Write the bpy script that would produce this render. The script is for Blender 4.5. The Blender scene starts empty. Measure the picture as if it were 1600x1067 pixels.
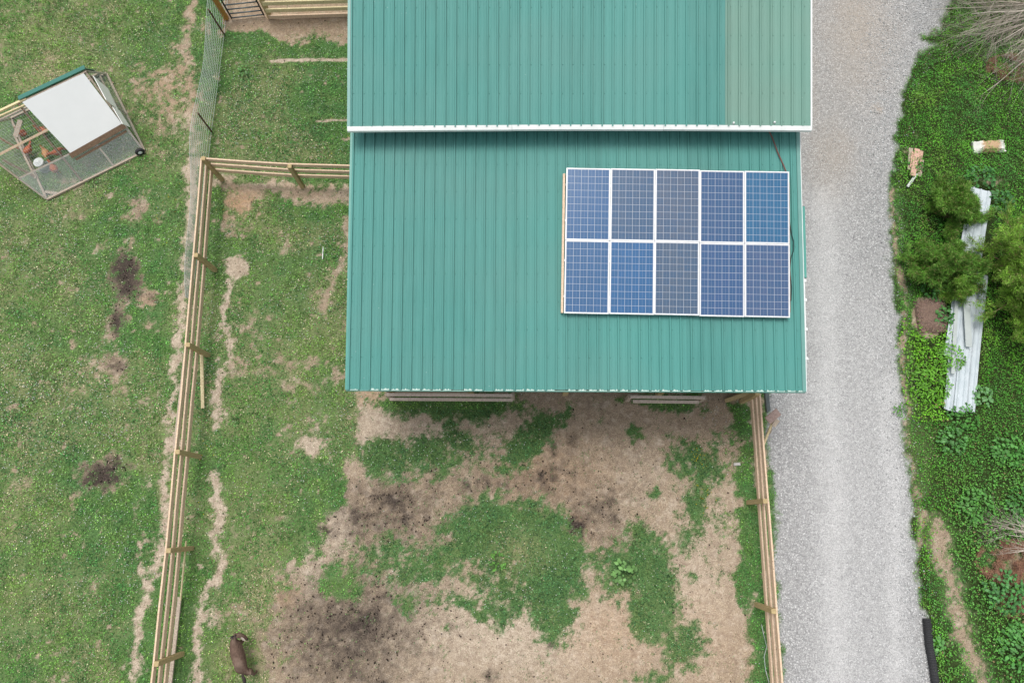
import bpy, bmesh, math, random
import numpy as np
from mathutils import Vector, Matrix, Euler

# ------------------------------------------------------------------ camera, sky, sun, exposure
SC = bpy.context.scene
COL = SC.collection
FPX, CX, CY, CAMH = 1077.5, 800.0, 533.5, 18.3286
PITCH, ROLL, YAW = 0.2536, 0.0108, 0.0062
def _rx(a): c, s = math.cos(a), math.sin(a); return np.array([[1,0,0],[0,c,-s],[0,s,c]])
def _ry(a): c, s = math.cos(a), math.sin(a); return np.array([[c,0,s],[0,1,0],[-s,0,c]])
def _rz(a): c, s = math.cos(a), math.sin(a); return np.array([[c,-s,0],[s,c,0],[0,0,1]])
CM = _rz(YAW) @ _ry(ROLL) @ _rx(PITCH)
cam = bpy.data.objects.new('camera', bpy.data.cameras.new('camera'))
COL.objects.link(cam); SC.camera = cam
cam.data.sensor_width = 36; cam.data.lens = FPX / 1600 * 36
cam.data.clip_start = 0.1; cam.data.clip_end = 2000
cam.matrix_world = Matrix([[*CM[0], 0], [*CM[1], 0], [*CM[2], CAMH], [0,0,0,1]])

SUN_EL, SUN_AZ = math.radians(73), math.radians(-22)      # azimuth measured from +Y (towards the top of the picture), clockwise
world = bpy.data.worlds.new('World'); SC.world = world; world.use_nodes = True
wn = world.node_tree; wn.nodes.clear()
w_out = wn.nodes.new('ShaderNodeOutputWorld'); w_bg = wn.nodes.new('ShaderNodeBackground')
w_sky = wn.nodes.new('ShaderNodeTexSky'); w_sky.sky_type = 'NISHITA'; w_sky.sun_disc = False
w_sky.sun_elevation = SUN_EL; w_sky.sun_rotation = SUN_AZ; w_sky.dust_density = 3.0
w_hs = wn.nodes.new('ShaderNodeHueSaturation'); w_hs.inputs['Saturation'].default_value = 0.22
w_bg.inputs['Strength'].default_value = 0.15
wn.links.new(w_sky.outputs[0], w_hs.inputs['Color']); wn.links.new(w_hs.outputs[0], w_bg.inputs[0]); wn.links.new(w_bg.outputs[0], w_out.inputs[0])
sun = bpy.data.objects.new('sun', bpy.data.lights.new('sun', 'SUN')); COL.objects.link(sun)
sun.data.energy = 1.35; sun.data.angle = math.radians(22); sun.data.color = (1.0, 0.965, 0.91)
sd = Vector((math.sin(SUN_AZ)*math.cos(SUN_EL), math.cos(SUN_AZ)*math.cos(SUN_EL), math.sin(SUN_EL)))
sun.rotation_euler = sd.to_track_quat('Z', 'Y').to_euler(); sun.location = (0, 0, 30)
SC.view_settings.view_transform = 'Standard'; SC.view_settings.look = 'None'
SC.view_settings.gamma = 1; SC.view_settings.exposure = 0.42
SC.cycles.max_bounces = 6; SC.cycles.transparent_max_bounces = 12

# ------------------------------------------------------------------ picture <-> world
def at(px, py, z=0.0):
    d = CM @ np.array([(px-CX)/FPX, (CY-py)/FPX, -1.0])
    t = (CAMH - z) / -d[2]
    return Vector((d[0]*t, d[1]*t, z))
def topx(x, y, z=0.0):
    q = np.stack([x, y, (z - CAMH) + 0*x], -1) @ CM
    return CX + FPX*q[..., 0]/-q[..., 2], CY - FPX*q[..., 1]/-q[..., 2]
def on_plane(px, py, y0, z0, slope, off=0.0):
    d = CM @ np.array([(px-CX)/FPX, (CY-py)/FPX, -1.0])
    # z = z0 + (y-y0)*slope + off ; (t*dx, t*dy, H + t*dz)
    t = (z0 - y0*slope + off - CAMH) / (d[2] - d[1]*slope)
    return Vector((d[0]*t, d[1]*t, CAMH + d[2]*t))

# ------------------------------------------------------------------ noise
def _hash(ix, iy, s):
    h = (ix.astype(np.int64)*374761393 + iy.astype(np.int64)*668265263 + s*982451653) & 0xffffffff
    h = ((h ^ (h >> 13)) * 1274126177) & 0xffffffff
    return ((h ^ (h >> 16)) & 0xffff) / 65535.0
def vnoise(x, y, s=0):
    ix, iy = np.floor(x), np.floor(y); fx, fy = x-ix, y-iy
    fx = fx*fx*(3-2*fx); fy = fy*fy*(3-2*fy)
    a, b = _hash(ix, iy, s), _hash(ix+1, iy, s); c, d = _hash(ix, iy+1, s), _hash(ix+1, iy+1, s)
    return (a*(1-fx)+b*fx)*(1-fy) + (c*(1-fx)+d*fx)*fy
def fbm(x, y, s=0, o=4):
    r = 0; a = .5; t = 0
    for i in range(o):
        r = r + a*vnoise(x*2**i, y*2**i, s+i*7); t += a; a *= .55
    return r/t
def sstep(a, b, x):
    t = np.clip((x-a)/(b-a), 0, 1); return t*t*(3-2*t)

# ------------------------------------------------------------------ objects
def tag(o, label=None, cat=None, group=None, kind=None):
    if label: o['label'] = label
    if cat: o['category'] = cat
    if group: o['group'] = group
    if kind: o['kind'] = kind
    return o
def thing(name, label, cat, loc=(0,0,0), rot=(0,0,0), group=None):
    o = bpy.data.objects.new(name, None); COL.objects.link(o)
    o.location = loc; o.rotation_euler = rot; o.empty_display_size = .2
    return tag(o, label, cat, group)
def copy_tree(o, parent=None):
    c = o.copy(); COL.objects.link(c); c.parent = parent
    for ch in list(o.children): copy_tree(ch, c)
    return c
class MB:
    """collects simple solids in world (or local) coordinates, builds ONE mesh object"""
    def __init__(s): s.v = []; s.f = []; s.c = None
    def add(s, vs, fs):
        n = len(s.v); s.v += [tuple(v) for v in vs]; s.f += [tuple(i+n for i in f) for f in fs]
    def hexa(s, p):   # p: 8 points, bottom ring 0-3, top ring 4-7
        s.add(p, [(3,2,1,0),(4,5,6,7),(0,1,5,4),(1,2,6,5),(2,3,7,6),(3,0,4,7)])
    def box(s, a, b):
        (x0,y0,z0),(x1,y1,z1) = a, b
        s.hexa([(x0,y0,z0),(x1,y0,z0),(x1,y1,z0),(x0,y1,z0),(x0,y0,z1),(x1,y0,z1),(x1,y1,z1),(x0,y1,z1)])
    def beam(s, a, b, w, h, up=(0,0,1), taper=1.0):
        a, b = Vector(a), Vector(b); d = (b-a).normalized(); up = Vector(up)
        if abs(d.dot(up)) > .98: up = Vector((0,1,0)) if abs(d.y) < .9 else Vector((1,0,0))
        sx = d.cross(up).normalized(); uz = sx.cross(d).normalized()
        P = []
        for c, k in ((a, 1), (b, taper)):
            for i, j in ((-1,-1),(1,-1),(1,1),(-1,1)): P.append(c + sx*(i*w/2*k) + uz*(j*h/2*k))
        s.hexa(P)
    def tube(s, pts, r, n=6, cap=True):
        pts = [Vector(p) for p in pts]; base = len(s.v); rs = r if isinstance(r, (list, tuple)) else [r]*len(pts)
        prev = None; V = []; F = []
        for i, p in enumerate(pts):
            d = (pts[min(i+1, len(pts)-1)] - pts[max(i-1, 0)]).normalized()
            if prev is None:
                u = d.orthogonal().normalized()
            else:
                u = (prev - d*prev.dot(d)); u = u.normalized() if u.length > 1e-6 else d.orthogonal().normalized()
            prev = u; w = d.cross(u)
            for k in range(n):
                a = 2*math.pi*k/n; V.append(p + (u*math.cos(a) + w*math.sin(a))*rs[i])
        for i in range(len(pts)-1):
            for k in range(n):
                k2 = (k+1) % n; F.append((i*n+k, i*n+k2, (i+1)*n+k2, (i+1)*n+k))
        if cap and n > 2: F.append(tuple(range(n-1, -1, -1))); F.append(tuple((len(pts)-1)*n+k for k in range(n)))
        s.add(V, F)
    def lathe(s, prof, c=(0,0,0), n=20, axis='z'):
        V = []; F = []; c = Vector(c)
        for r, h in prof:
            for k in range(n):
                a = 2*math.pi*k/n; q = (r*math.cos(a), r*math.sin(a), h)
                if axis == 'y': q = (q[0], q[2], q[1])
                V.append(c + Vector(q))
        for i in range(len(prof)-1):
            for k in range(n):
                k2 = (k+1) % n; F.append((i*n+k, i*n+k2, (i+1)*n+k2, (i+1)*n+k))
        F.append(tuple(range(n-1, -1, -1))); F.append(tuple((len(prof)-1)*n+k for k in range(n)))
        s.add(V, F)
    def build(s, name, mat, parent=None, smooth=False, bevel=0, world_space=True):
        off = Vector((0,0,0))
        if parent is not None and world_space:
            off = Vector(parent.location)
            q = parent.parent
            while q is not None: off += Vector(q.location); q = q.parent
        me = bpy.data.meshes.new(name)
        me.from_pydata([(v[0]-off.x, v[1]-off.y, v[2]-off.z) for v in s.v], [], s.f)
        me.materials.append(mat)
        if smooth: me.polygons.foreach_set('use_smooth', [True]*len(me.polygons))
        me.update()
        bm = bmesh.new(); bm.from_mesh(me); bmesh.ops.recalc_face_normals(bm, faces=bm.faces)
        if bevel: bmesh.ops.bevel(bm, geom=bm.edges[:], offset=bevel, segments=1, affect='EDGES')
        bm.to_mesh(me); bm.free()
        o = bpy.data.objects.new(name, me); COL.objects.link(o)
        if parent is not None: o.parent = parent
        return o
def solo(mb, name, mat, label, cat, base, group=None, smooth=False, bevel=0):
    """a thing that is one mesh, its origin at its base"""
    b = Vector(base); mb.v = [(v[0]-b.x, v[1]-b.y, v[2]-b.z) for v in mb.v]
    o = mb.build(name, mat, None, smooth, bevel); o.location = b
    return tag(o, label, cat, group)

def tri_mesh(name, verts, tris, mat, colors=None, smooth=False, nside=3):
    """fast numpy mesh; verts (N,3); tris (M,nside); colors (N,3) or None"""
    me = bpy.data.meshes.new(name)
    me.vertices.add(len(verts)); me.vertices.foreach_set('co', np.ascontiguousarray(verts, dtype=np.float32).ravel())
    M = len(tris)
    me.loops.add(M*nside); me.loops.foreach_set('vertex_index', np.ascontiguousarray(tris, dtype=np.int32).ravel())
    me.polygons.add(M); me.polygons.foreach_set('loop_start', np.arange(0, M*nside, nside, dtype=np.int32))
    me.polygons.foreach_set('loop_total', np.full(M, nside, dtype=np.int32))
    if smooth: me.polygons.foreach_set('use_smooth', np.ones(M, dtype=bool))
    me.update(calc_edges=True)
    if colors is not None:
        a = me.attributes.new('tint', 'FLOAT_COLOR', 'POINT')
        a.data.foreach_set('color', np.concatenate([colors, np.ones((len(colors), 1))], 1).astype(np.float32).ravel())
    me.materials.append(mat)
    o = bpy.data.objects.new(name, me); COL.objects.link(o)
    return o

def skin_mesh(name, verts, edges, radii, mat, parent=None, sub=2, root=0):
    me = bpy.data.meshes.new(name); me.from_pydata(verts, edges, []); me.update()
    o = bpy.data.objects.new(name, me); COL.objects.link(o)
    m = o.modifiers.new('skin', 'SKIN'); m.use_smooth_shade = True
    for i, r in enumerate(radii):
        sv = me.skin_vertices[0].data[i]; sv.radius = r if isinstance(r, tuple) else (r, r); sv.use_root = (i == root)
    if sub: o.modifiers.new('sub', 'SUBSURF').levels = sub
    dg = bpy.context.evaluated_depsgraph_get(); dg.update()
    me2 = bpy.data.meshes.new_from_object(o.evaluated_get(dg))
    o.modifiers.clear(); o.data = me2; me2.name = name
    me2.materials.clear(); me2.materials.append(mat)
    me2.polygons.foreach_set('use_smooth', [True]*len(me2.polygons))
    if parent is not None: o.parent = parent
    return o

# ------------------------------------------------------------------ materials
def new_mat(name):
    m = bpy.data.materials.new(name); m.use_nodes = True
    nt = m.node_tree; b = nt.nodes['Principled BSDF']
    return m, nt, b
def N(nt, t, **k):
    n = nt.nodes.new(t)
    for a, v in k.items():
        if a.startswith('i_'): n.inputs[a[2:].replace('_', ' ')].default_value = v
        else: setattr(n, a, v)
    return n
def L(nt, a, b): nt.links.new(a, b)
def ramp(nt, fac, stops, interp='LINEAR'):
    r = nt.nodes.new('ShaderNodeValToRGB'); e = r.color_ramp; e.interpolation = interp
    while len(e.elements) < len(stops): e.elements.new(.5)
    for i, (p, c) in enumerate(stops):
        e.elements[i].position = p; e.elements[i].color = (*c, 1) if len(c) == 3 else c
    L(nt, fac, r.inputs[0]); return r.outputs[0]
def mixc(nt, f, a, b, mode='MIX'):
    m = nt.nodes.new('ShaderNodeMix'); m.data_type = 'RGBA'; m.blend_type = mode
    for s, v in ((0, f), (6, a), (7, b)):
        if hasattr(v, 'links') or hasattr(v, 'is_linked'): L(nt, v, m.inputs[s])
        elif s == 0: m.inputs[0].default_value = v
        else: m.inputs[s].default_value = (*v, 1)
    return m.outputs[2]
def mth(nt, op, a, b=None, c=None):
    m = nt.nodes.new('ShaderNodeMath'); m.operation = op
    for i, v in enumerate((a, b, c)):
        if v is None: continue
        if hasattr(v, 'is_linked'): L(nt, v, m.inputs[i])
        else: m.inputs[i].default_value = v
    return m.outputs[0]
def noise(nt, scale, detail=4, rough=.6, vec=None, out=0):
    n = nt.nodes.new('ShaderNodeTexNoise'); n.inputs['Scale'].default_value = scale
    n.inputs['Detail'].default_value = detail; n.inputs['Roughness'].default_value = rough
    if vec is not None: L(nt, vec, n.inputs['Vector'])
    return n.outputs[out]
def voro(nt, scale, vec, out='Color', feature='F1', rand=1.0):
    n = nt.nodes.new('ShaderNodeTexVoronoi'); n.feature = feature; n.inputs['Scale'].default_value = scale
    n.inputs['Randomness'].default_value = rand
    L(nt, vec, n.inputs['Vector']); return n.outputs[out]
def bump(nt, b, h, strength=.5, dist=.01):
    n = nt.nodes.new('ShaderNodeBump'); n.inputs['Strength'].default_value = strength; n.inputs['Distance'].default_value = dist
    L(nt, h, n.inputs['Height']); L(nt, n.outputs[0], b.inputs['Normal'])
def wpos(nt): return N(nt, 'ShaderNodeNewGeometry').outputs['Position']
def opos(nt): return N(nt, 'ShaderNodeTexCoord').outputs['Object']
def stretch(nt, vec, s):
    m = nt.nodes.new('ShaderNodeMapping'); m.inputs['Scale'].default_value = s; L(nt, vec, m.inputs['Vector']); return m.outputs[0]

def simple(name, c1, c2=None, scale=8, rough=.7, metal=0, bmp=0, st=(1,1,1), detail=5, spec=None):
    m, nt, b = new_mat(name); c2 = c2 or tuple(x*.7 for x in c1)
    v = stretch(nt, opos(nt), st)
    f = noise(nt, scale, detail, .65, v)
    L(nt, ramp(nt, f, [(.3, c2), (.7, c1)]), b.inputs['Base Color'])
    b.inputs['Roughness'].default_value = rough; b.inputs['Metallic'].default_value = metal
    if spec is not None: b.inputs['Specular IOR Level'].default_value = spec
    if bmp: bump(nt, b, f, bmp, .01)
    return m
def tint_mat(name, rough=.7, trans=0.0, spec=.25):
    m, nt, b = new_mat(name); a = N(nt, 'ShaderNodeAttribute', attribute_name='tint')
    L(nt, a.outputs['Color'], b.inputs['Base Color']); b.inputs['Roughness'].default_value = rough
    b.inputs['Specular IOR Level'].default_value = spec
    if trans:
        t = N(nt, 'ShaderNodeBsdfTranslucent'); L(nt, a.outputs['Color'], t.inputs[0])
        mx = N(nt, 'ShaderNodeMixShader'); mx.inputs[0].default_value = trans
        L(nt, b.outputs[0], mx.inputs[1]); L(nt, t.outputs[0], mx.inputs[2])
        L(nt, mx.outputs[0], nt.nodes['Material Output'].inputs[0])
    return m

def wood(name, c1, c2, scale=3.0, axis=0):
    """timber with grain drawn out along the member (generated coordinates follow the part), knots and grey weathering"""
    m, nt, b = new_mat(name); p = wpos(nt)
    g = noise(nt, 26, 4, .6, stretch(nt, p, (1,1,1)))
    big = noise(nt, 2.2, 3, .5, p)
    kn = voro(nt, 5, p, 'Distance')
    c = ramp(nt, g, [(.32, c2), (.66, c1)])
    c = mixc(nt, ramp(nt, big, [(.45, (0,0,0)), (.75, (.5,.5,.5))]), c, tuple(x*.72 for x in c1))
    c = mixc(nt, ramp(nt, kn, [(.045, (1,1,1)), (.075, (0,0,0))]), c, (c2[0]*.4, c2[1]*.35, c2[2]*.35))
    L(nt, c, b.inputs['Base Color']); b.inputs['Roughness'].default_value = .8
    b.inputs['Specular IOR Level'].default_value = .2
    bump(nt, b, g, .25, .004)
    return m
M_rail = wood('pine_rail', (.76,.575,.42), (.56,.40,.27))
M_post = wood('treated_post', (.50,.39,.21), (.35,.26,.13))
M_orange = wood('orange_post', (.50,.27,.07), (.33,.16,.04))
M_greyw = wood('weathered_wood', (.52,.43,.34), (.30,.24,.19))
M_brownw = wood('brown_wood', (.26,.17,.11), (.14,.09,.06))
M_palew = wood('pale_wood', (.78,.68,.42), (.55,.42,.24))
M_steel = simple('galvanised_wire', (.55,.57,.56), (.35,.37,.36), 20, .45, .6)
M_rust = simple('rusted_steel', (.19,.10,.07), (.09,.05,.04), 30, .85, .2, .3)
M_black = simple('black_steel', (.025,.035,.04), (.015,.02,.022), 12, .4, .3)
M_white = simple('white_trim', (.80,.82,.80), (.68,.70,.68), 5, .5)
M_alu = simple('aluminium_frame', (.78,.79,.80), (.66,.67,.68), 9, .4, .1)
M_tyre = simple('rubber', (.03,.03,.032), (.018,.018,.02), 30, .8)
M_dark = simple('dark_interior', (.05,.045,.04), (.03,.028,.025), 4, .9)

def roof_mat(name, base, edge, streak=.12):
    m, nt, b = new_mat(name); p = wpos(nt)
    sx = N(nt, 'ShaderNodeSeparateXYZ'); L(nt, p, sx.inputs[0])
    # each 0.914 m sheet has its own slight tone
    sh = mth(nt, 'FLOOR', mth(nt, 'DIVIDE', sx.outputs[0], .9144))
    wn_ = N(nt, 'ShaderNodeTexWhiteNoise', noise_dimensions='1D'); L(nt, sh, wn_.inputs['W'])
    st = noise(nt, 3.0, 5, .6, stretch(nt, p, (2.6, .25, .25)))
    bl = noise(nt, .45, 3, .5, p); fine = noise(nt, 60, 3, .6, p)
    c = mixc(nt, ramp(nt, st, [(.25, (0,0,0)), (.8, (1,1,1))]), base, tuple(x*.9 for x in edge))
    c = mixc(nt, mth(nt, 'MULTIPLY', wn_.outputs[0], .7), c, tuple(x*1.10 for x in base))
    c = mixc(nt, ramp(nt, bl, [(.35, (0,0,0)), (.7, (.35,.35,.35))]), c, (base[0]*1.3+.02, base[1]*.98, base[2]*.98))
    # dust and bird spots
    sp = voro(nt, 3.1, p, 'Distance')
    c = mixc(nt, ramp(nt, sp, [(.02, (.5,.5,.5)), (.035, (0,0,0))]), c, (.42,.50,.46))
    c = mixc(nt, ramp(nt, fine, [(.55, (0,0,0)), (.8, (.14,.14,.14))]), c, (.03,.12,.10))
    L(nt, c, b.inputs['Base Color']); b.inputs['Roughness'].default_value = .55
    b.inputs['Specular IOR Level'].default_value = .22
    # oil-canning of thin sheet
    bump(nt, b, noise(nt, 1.6, 2, .5, stretch(nt, p, (1.6, .5, 1))), .35, .02)
    return m
M_roof = roof_mat('green_roof_steel', (.080,.265,.236), (.066,.235,.208))
M_roof_pale = roof_mat('faded_roof_steel', (.150,.290,.238), (.125,.258,.208))
M_trim = simple('green_trim', (.075,.30,.25), (.06,.25,.21), 3, .4)
M_flash = simple('flashing_green', (.14,.31,.275), (.11,.27,.24), 3, .4)
M_trim_pale = simple('pale_green_trim', (.25,.42,.36), (.20,.35,.30), 3, .4)

# ------------------------------------------------------------------ GROUND MASKS (what grows or lies where)
def axis_vals(lo, hi, step, far):
    a = np.arange(lo, hi+step/2, step); k = []; d = step; x = hi
    while x < far: d *= 1.35; x += d; k.append(x)
    k2 = []; d = step; x = lo
    while x > -far: d *= 1.35; x -= d; k2.append(x)
    return np.concatenate([k2[::-1], a, k])
STEP = .05
GXLO, GXHI, GYLO, GYHI = -18.5, 19.0, -7.0, 18.5
def seg_dist(u, v, pts, closed=False):
    d = np.full(u.shape, 1e9); n = len(pts); rng = range(n if closed else n-1)
    for i in rng:
        ax, ay = pts[i][:2]; bx, by = pts[(i+1) % n][:2]; ex, ey = bx-ax, by-ay
        t = np.clip(((u-ax)*ex+(v-ay)*ey)/(ex*ex+ey*ey+1e-9), 0, 1)
        d = np.minimum(d, np.hypot(u-ax-t*ex, v-ay-t*ey))
    return d
def inside(u, v, pts):
    r = np.zeros(u.shape, bool); n = len(pts)
    for i in range(n):
        ax, ay = pts[i]; bx, by = pts[(i+1) % n]
        if ay == by: continue
        c = ((ay > v) != (by > v)) & (u < (bx-ax)*(v-ay)/(by-ay)+ax); r ^= c
    return r
def alpha(u, v, s):
    k = s[0]
    if k == 'E':
        _, cx, cy, rx, ry, ang, soft = s[:7]; a = math.radians(ang); c, si = math.cos(a), math.sin(a)
        x = (u-cx)*c + (v-cy)*si; y = -(u-cx)*si + (v-cy)*c
        d = (np.sqrt((x/rx)**2 + (y/ry)**2) - 1)*min(rx, ry) + (3.5 if (s[-1] < .3 and 480 < s[1] < 1150 and s[2] > 640) else 0)
        soft = soft*(2.4 if s[1] > 480 and s[1] < 1200 and s[2] > 640 else 1.7); return 1 - sstep(-soft, soft, d)
    if k == 'L':
        _, pts, w, soft = s[:4]; soft = soft*1.5; return 1 - sstep(-soft, soft, seg_dist(u, v, pts) - w)
    if k == 'P':
        _, pts, soft = s[:3]; d = seg_dist(u, v, pts, True); d = np.where(inside(u, v, pts), -d, d)
        return 1 - sstep(-soft, soft, d)
ROAD_R = [(1500,-120),(1490,0),(1473,30),(1472,45),(1440,58),(1462,72),(1440,80),(1425,100),(1412,150),(1402,200),(1394,260),(1390,330),(1390,380),(1397,440),(1402,520),(1408,620),(1416,720),(1424,820),(1432,900),(1446,960),(1452,1010),(1456,1120),(1460,1300)]
ROAD_L = [(1235,1300),(1228,1120),(1220,1000),(1214,930),(1210,870),(1213,810),(1206,740),(1200,690),(1196,655),(1200,612),(1225,600),(1225,300),(1225,0),(1225,-120)]
F_G = [('P', ROAD_R+ROAD_L, 5, 1)]
F_V = [('P', ROAD_R[::-1]+[(1500,-400),(2600,-400),(2600,1500),(1460,1500)], 5, 1),
       ('L', [(1400,300),(1408,420),(1420,480),(1415,560),(1420,660),(1440,760)], 9, 7, .35),
       ('L', [(1462,820),(1478,880),(1492,930),(1505,990),(1535,1080),(1560,1300)], 17, 12, .15),
       ('E', 1453,493,24,30,0,3,0), ('E',1578,878,46,27,0,8,0), ('E',1588,938,26,16,0,8,.2), ('E',1592,90,24,20,0,14,.6), ('E',1440,700,14,60,0,12,.6)]
F_D = [
 # bare run along the outside of the left fence
 ('L', [(304,-60),(296,30),(290,110),(302,200),(301,270),(293,380),(286,470),(276,560),(270,640),(264,740),(256,810),(240,880),(222,940),(210,1010),(205,1100),(200,1300)], 8, 8, .88),
 ('L', [(217,770),(219,830),(216,905)], 3.5, 4, .75),
 ('E', 262,140,52,40,25,22,.68), ('E',250,190,30,20,0,16,.5), ('E',165,165,30,12,0,10,.15),
 ('L', [(345,280),(400,296),(470,302),(560,305)], 15, 9, .85), ('E',372,312,22,22,0,9,.95),
 ('E',366,415,20,24,0,9,.9), ('L',[(352,440),(352,520),(350,600),(342,665)],5.5,5,.85), ('E',345,640,10,22,0,6,.9), ('E',368,360,14,6,0,5,.7),
 ('L',[(338,735),(340,800),(336,850),(345,885),(328,925),(312,980),(306,1060),(300,1300)],7.5,6,.92), ('E',340,885,13,12,0,6,.8),
 ('L',[(545,340),(538,400),(510,455),(498,490)],9,8,.85), ('E',536,510,12,16,0,8,.6), ('E',445,395,12,10,0,6,.6),('E',455,605,8,12,0,6,.5),
 ('P',[(340,-200),(560,-200),(560,66),(500,62),(450,66),(430,58),(352,52)],6,1), ('E',490,60,40,9,0,7,.6),
 ('L',[(424,97),(480,95),(560,91)],2.8,2,.95), ('L',[(492,190),(560,187)],1.8,2,.85), ('E',500,178,20,3,0,4,.5),
 ('E',195,428,30,36,0,12,.9), ('E',232,468,24,14,10,9,.8), ('E',182,500,16,26,10,10,.85),('E',170,520,14,12,0,6,.8), ('E',180,572,24,20,0,9,.85), ('E',165,740,42,30,-10,12,.85), ('E',214,327,14,22,10,9,.8),
 ('E',190,610,10,9,0,5,.6),('E',100,640,8,8,0,5,.8),('E',92,1020,12,10,0,6,.55),('E',245,380,8,6,0,5,.6),('E',238,510,12,16,0,8,.5),
 ('E',145,915,18,12,0,12,.4),('E',130,770,14,8,0,6,.5),
 # the pen
 ('P',[(556,600),(1188,600),(1196,700),(1206,850),(1222,1000),(1232,1300),(420,1300),(425,1067),(440,1010),(418,940),(450,880),(498,862),(505,815),(548,780),(530,735),(560,700),(562,650)],12,1),
 ('E',490,696,24,18,0,7,.95), ('E',445,1010,50,60,0,20,.85), ('E',440,910,18,22,0,14,.5),
 ('E',606,714,44,32,10,12,.0), ('E',712,696,62,26,-5,16,.15), ('E',690,712,34,34,0,14,.15), ('E',822,694,58,27,-38,9,0), ('E',850,668,24,18,0,8,0),
 ('E',704,632,112,24,0,9,0), ('E',1040,628,66,14,2,7,0), ('E',880,650,14,14,0,7,.3),
 ('E',800,835,84,58,8,15,.0), ('E',862,880,52,76,-8,12,.02), ('E',740,850,50,48,0,22,.2), ('E',660,885,42,32,-20,12,.12), ('E',526,904,38,30,0,11,.05),
 ('E',868,965,34,42,0,10,.1), ('E',790,940,44,44,0,14,.25), ('E',612,850,20,20,0,12,.3), ('E',575,870,32,26,0,16,.4), ('E',675,940,26,16,0,9,.2), ('E',636,950,14,16,0,8,.35), ('E',724,945,16,12,0,6,.15),('E',748,968,8,6,0,4,.3),('E',695,988,6,7,0,3,.3),
 ('E',985,885,52,48,0,14,.0), ('E',1010,850,38,30,0,12,.05), ('E',1030,930,32,50,0,12,.05), ('E',1010,965,34,36,0,10,.05), ('E',1070,1010,32,44,0,11,.15),('E',1015,1060,26,10,0,8,.35),
 ('E',1088,770,22,66,4,10,.1), ('E',1078,720,26,30,0,9,.12), ('E',1112,735,14,34,0,8,.3), ('E',1052,712,8,30,0,6,.35), ('E',1128,900,10,10,0,6,.45),('E',1080,850,20,16,0,9,.45),('E',1130,830,14,26,0,9,.5),('E',1085,900,10,10,0,5,.5),
 ('E',1000,684,17,14,0,7,.15), ('E',985,676,12,8,0,6,.4),('E',930,664,7,6,0,4,.3), ('E',1020,770,7,7,0,4,.35),('E',1100,640,12,10,0,6,.5),
 ('L',[(1160,640),(1163,700),(1170,790)],15,8,.05), ('L',[(1170,800),(1175,900),(1185,950)],22,8,.03), ('L',[(1185,960),(1192,1080),(1200,1300)],16,9,.1), ('E',1135,700,18,26,0,10,.5),('E',1130,745,12,18,0,8,.5),('E',1203,800,8,40,0,5,.0),
 ('E',1175,940,8,14,0,6,.7),('E',1160,785,9,8,0,6,.7), ('E',1163,630,14,10,0,6,.8),
 ('E',640,745,20,14,0,9,.5),('E',480,650,0.1,.1,0,1,0),
 ('E',980,905,9,14,0,6,.35),
 # right of the drive
 ('L',[(1396,300),(1404,420),(1415,480),(1410,560),(1414,660),(1428,760),(1436,850)],6,6,.8), ('E',1424,215,12,36,10,8,.6),('E',1443,95,8,8,0,4,.5),('E',1550,140,8,10,0,5,.7),
 ('L',[(1462,815),(1478,880),(1492,930),(1505,990),(1535,1080),(1560,1300)],15,12,.85), ('E',1453,493,24,31,0,3,1), ('E',1580,925,30,10,10,6,.6),('E',1590,880,30,22,0,10,.8),
 ('E',1545,280,24,8,0,5,.8),
]
F_K = [('E',195,432,26,36,0,14,.95),('E',182,505,14,26,10,10,.9),('E',168,740,38,24,-10,12,.98),('E',186,572,20,14,0,8,.5),('E',214,327,8,14,0,9,.4),('E',240,470,16,10,0,8,.5),
 ('E',545,985,125,105,-15,45,.62), ('E',610,800,115,58,-10,40,.58), ('E',840,752,115,34,0,26,.52), ('E',930,800,60,65,0,30,.5),('E',790,730,60,24,-20,20,.45),('E',980,740,80,60,0,40,.25),('E',760,700,240,60,0,60,.22),
 ('E',613,776,34,20,10,14,.85), ('E',560,808,24,18,-40,12,.85), ('E',632,800,9,20,0,8,.9), ('E',555,830,18,8,0,7,.8),('E',598,770,18,8,0,6,.95),
 ('E',572,972,42,30,-40,18,.9), ('E',560,990,22,14,0,10,1), ('E',520,1040,28,10,-30,10,.85), ('E',555,1052,22,10,0,9,.85), ('E',590,1062,14,8,0,8,.8),('E',600,950,16,22,0,12,.6),
 ('E',760,755,20,12,0,8,.65),('E',735,762,8,10,0,5,.8),('E',850,745,18,12,0,7,.75),('E',868,742,12,18,0,6,.7),('E',800,765,16,12,0,8,.55),('E',865,700,8,14,0,5,.7),
 ('E',906,820,15,20,-20,6,.95),('E',955,785,13,16,0,8,.7),('E',958,808,12,12,0,8,.7),('E',928,800,20,16,0,12,.45),('E',895,690,12,20,0,8,.5),('E',733,790,7,6,0,4,.8),
 ('E',760,1056,10,8,0,5,.8),('E',866,1003,9,6,0,4,.95),('E',700,985,26,14,0,12,.4),('E',650,1005,16,10,0,8,.4),('E',590,690,0.1,.1,0,1,0),('E',506,824,6,4,0,2,.9),
 ('E',100,640,9,8,0,5,.5),('E',100,690,10,8,0,6,.4),('E',1590,880,30,22,0,10,.3)]
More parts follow.
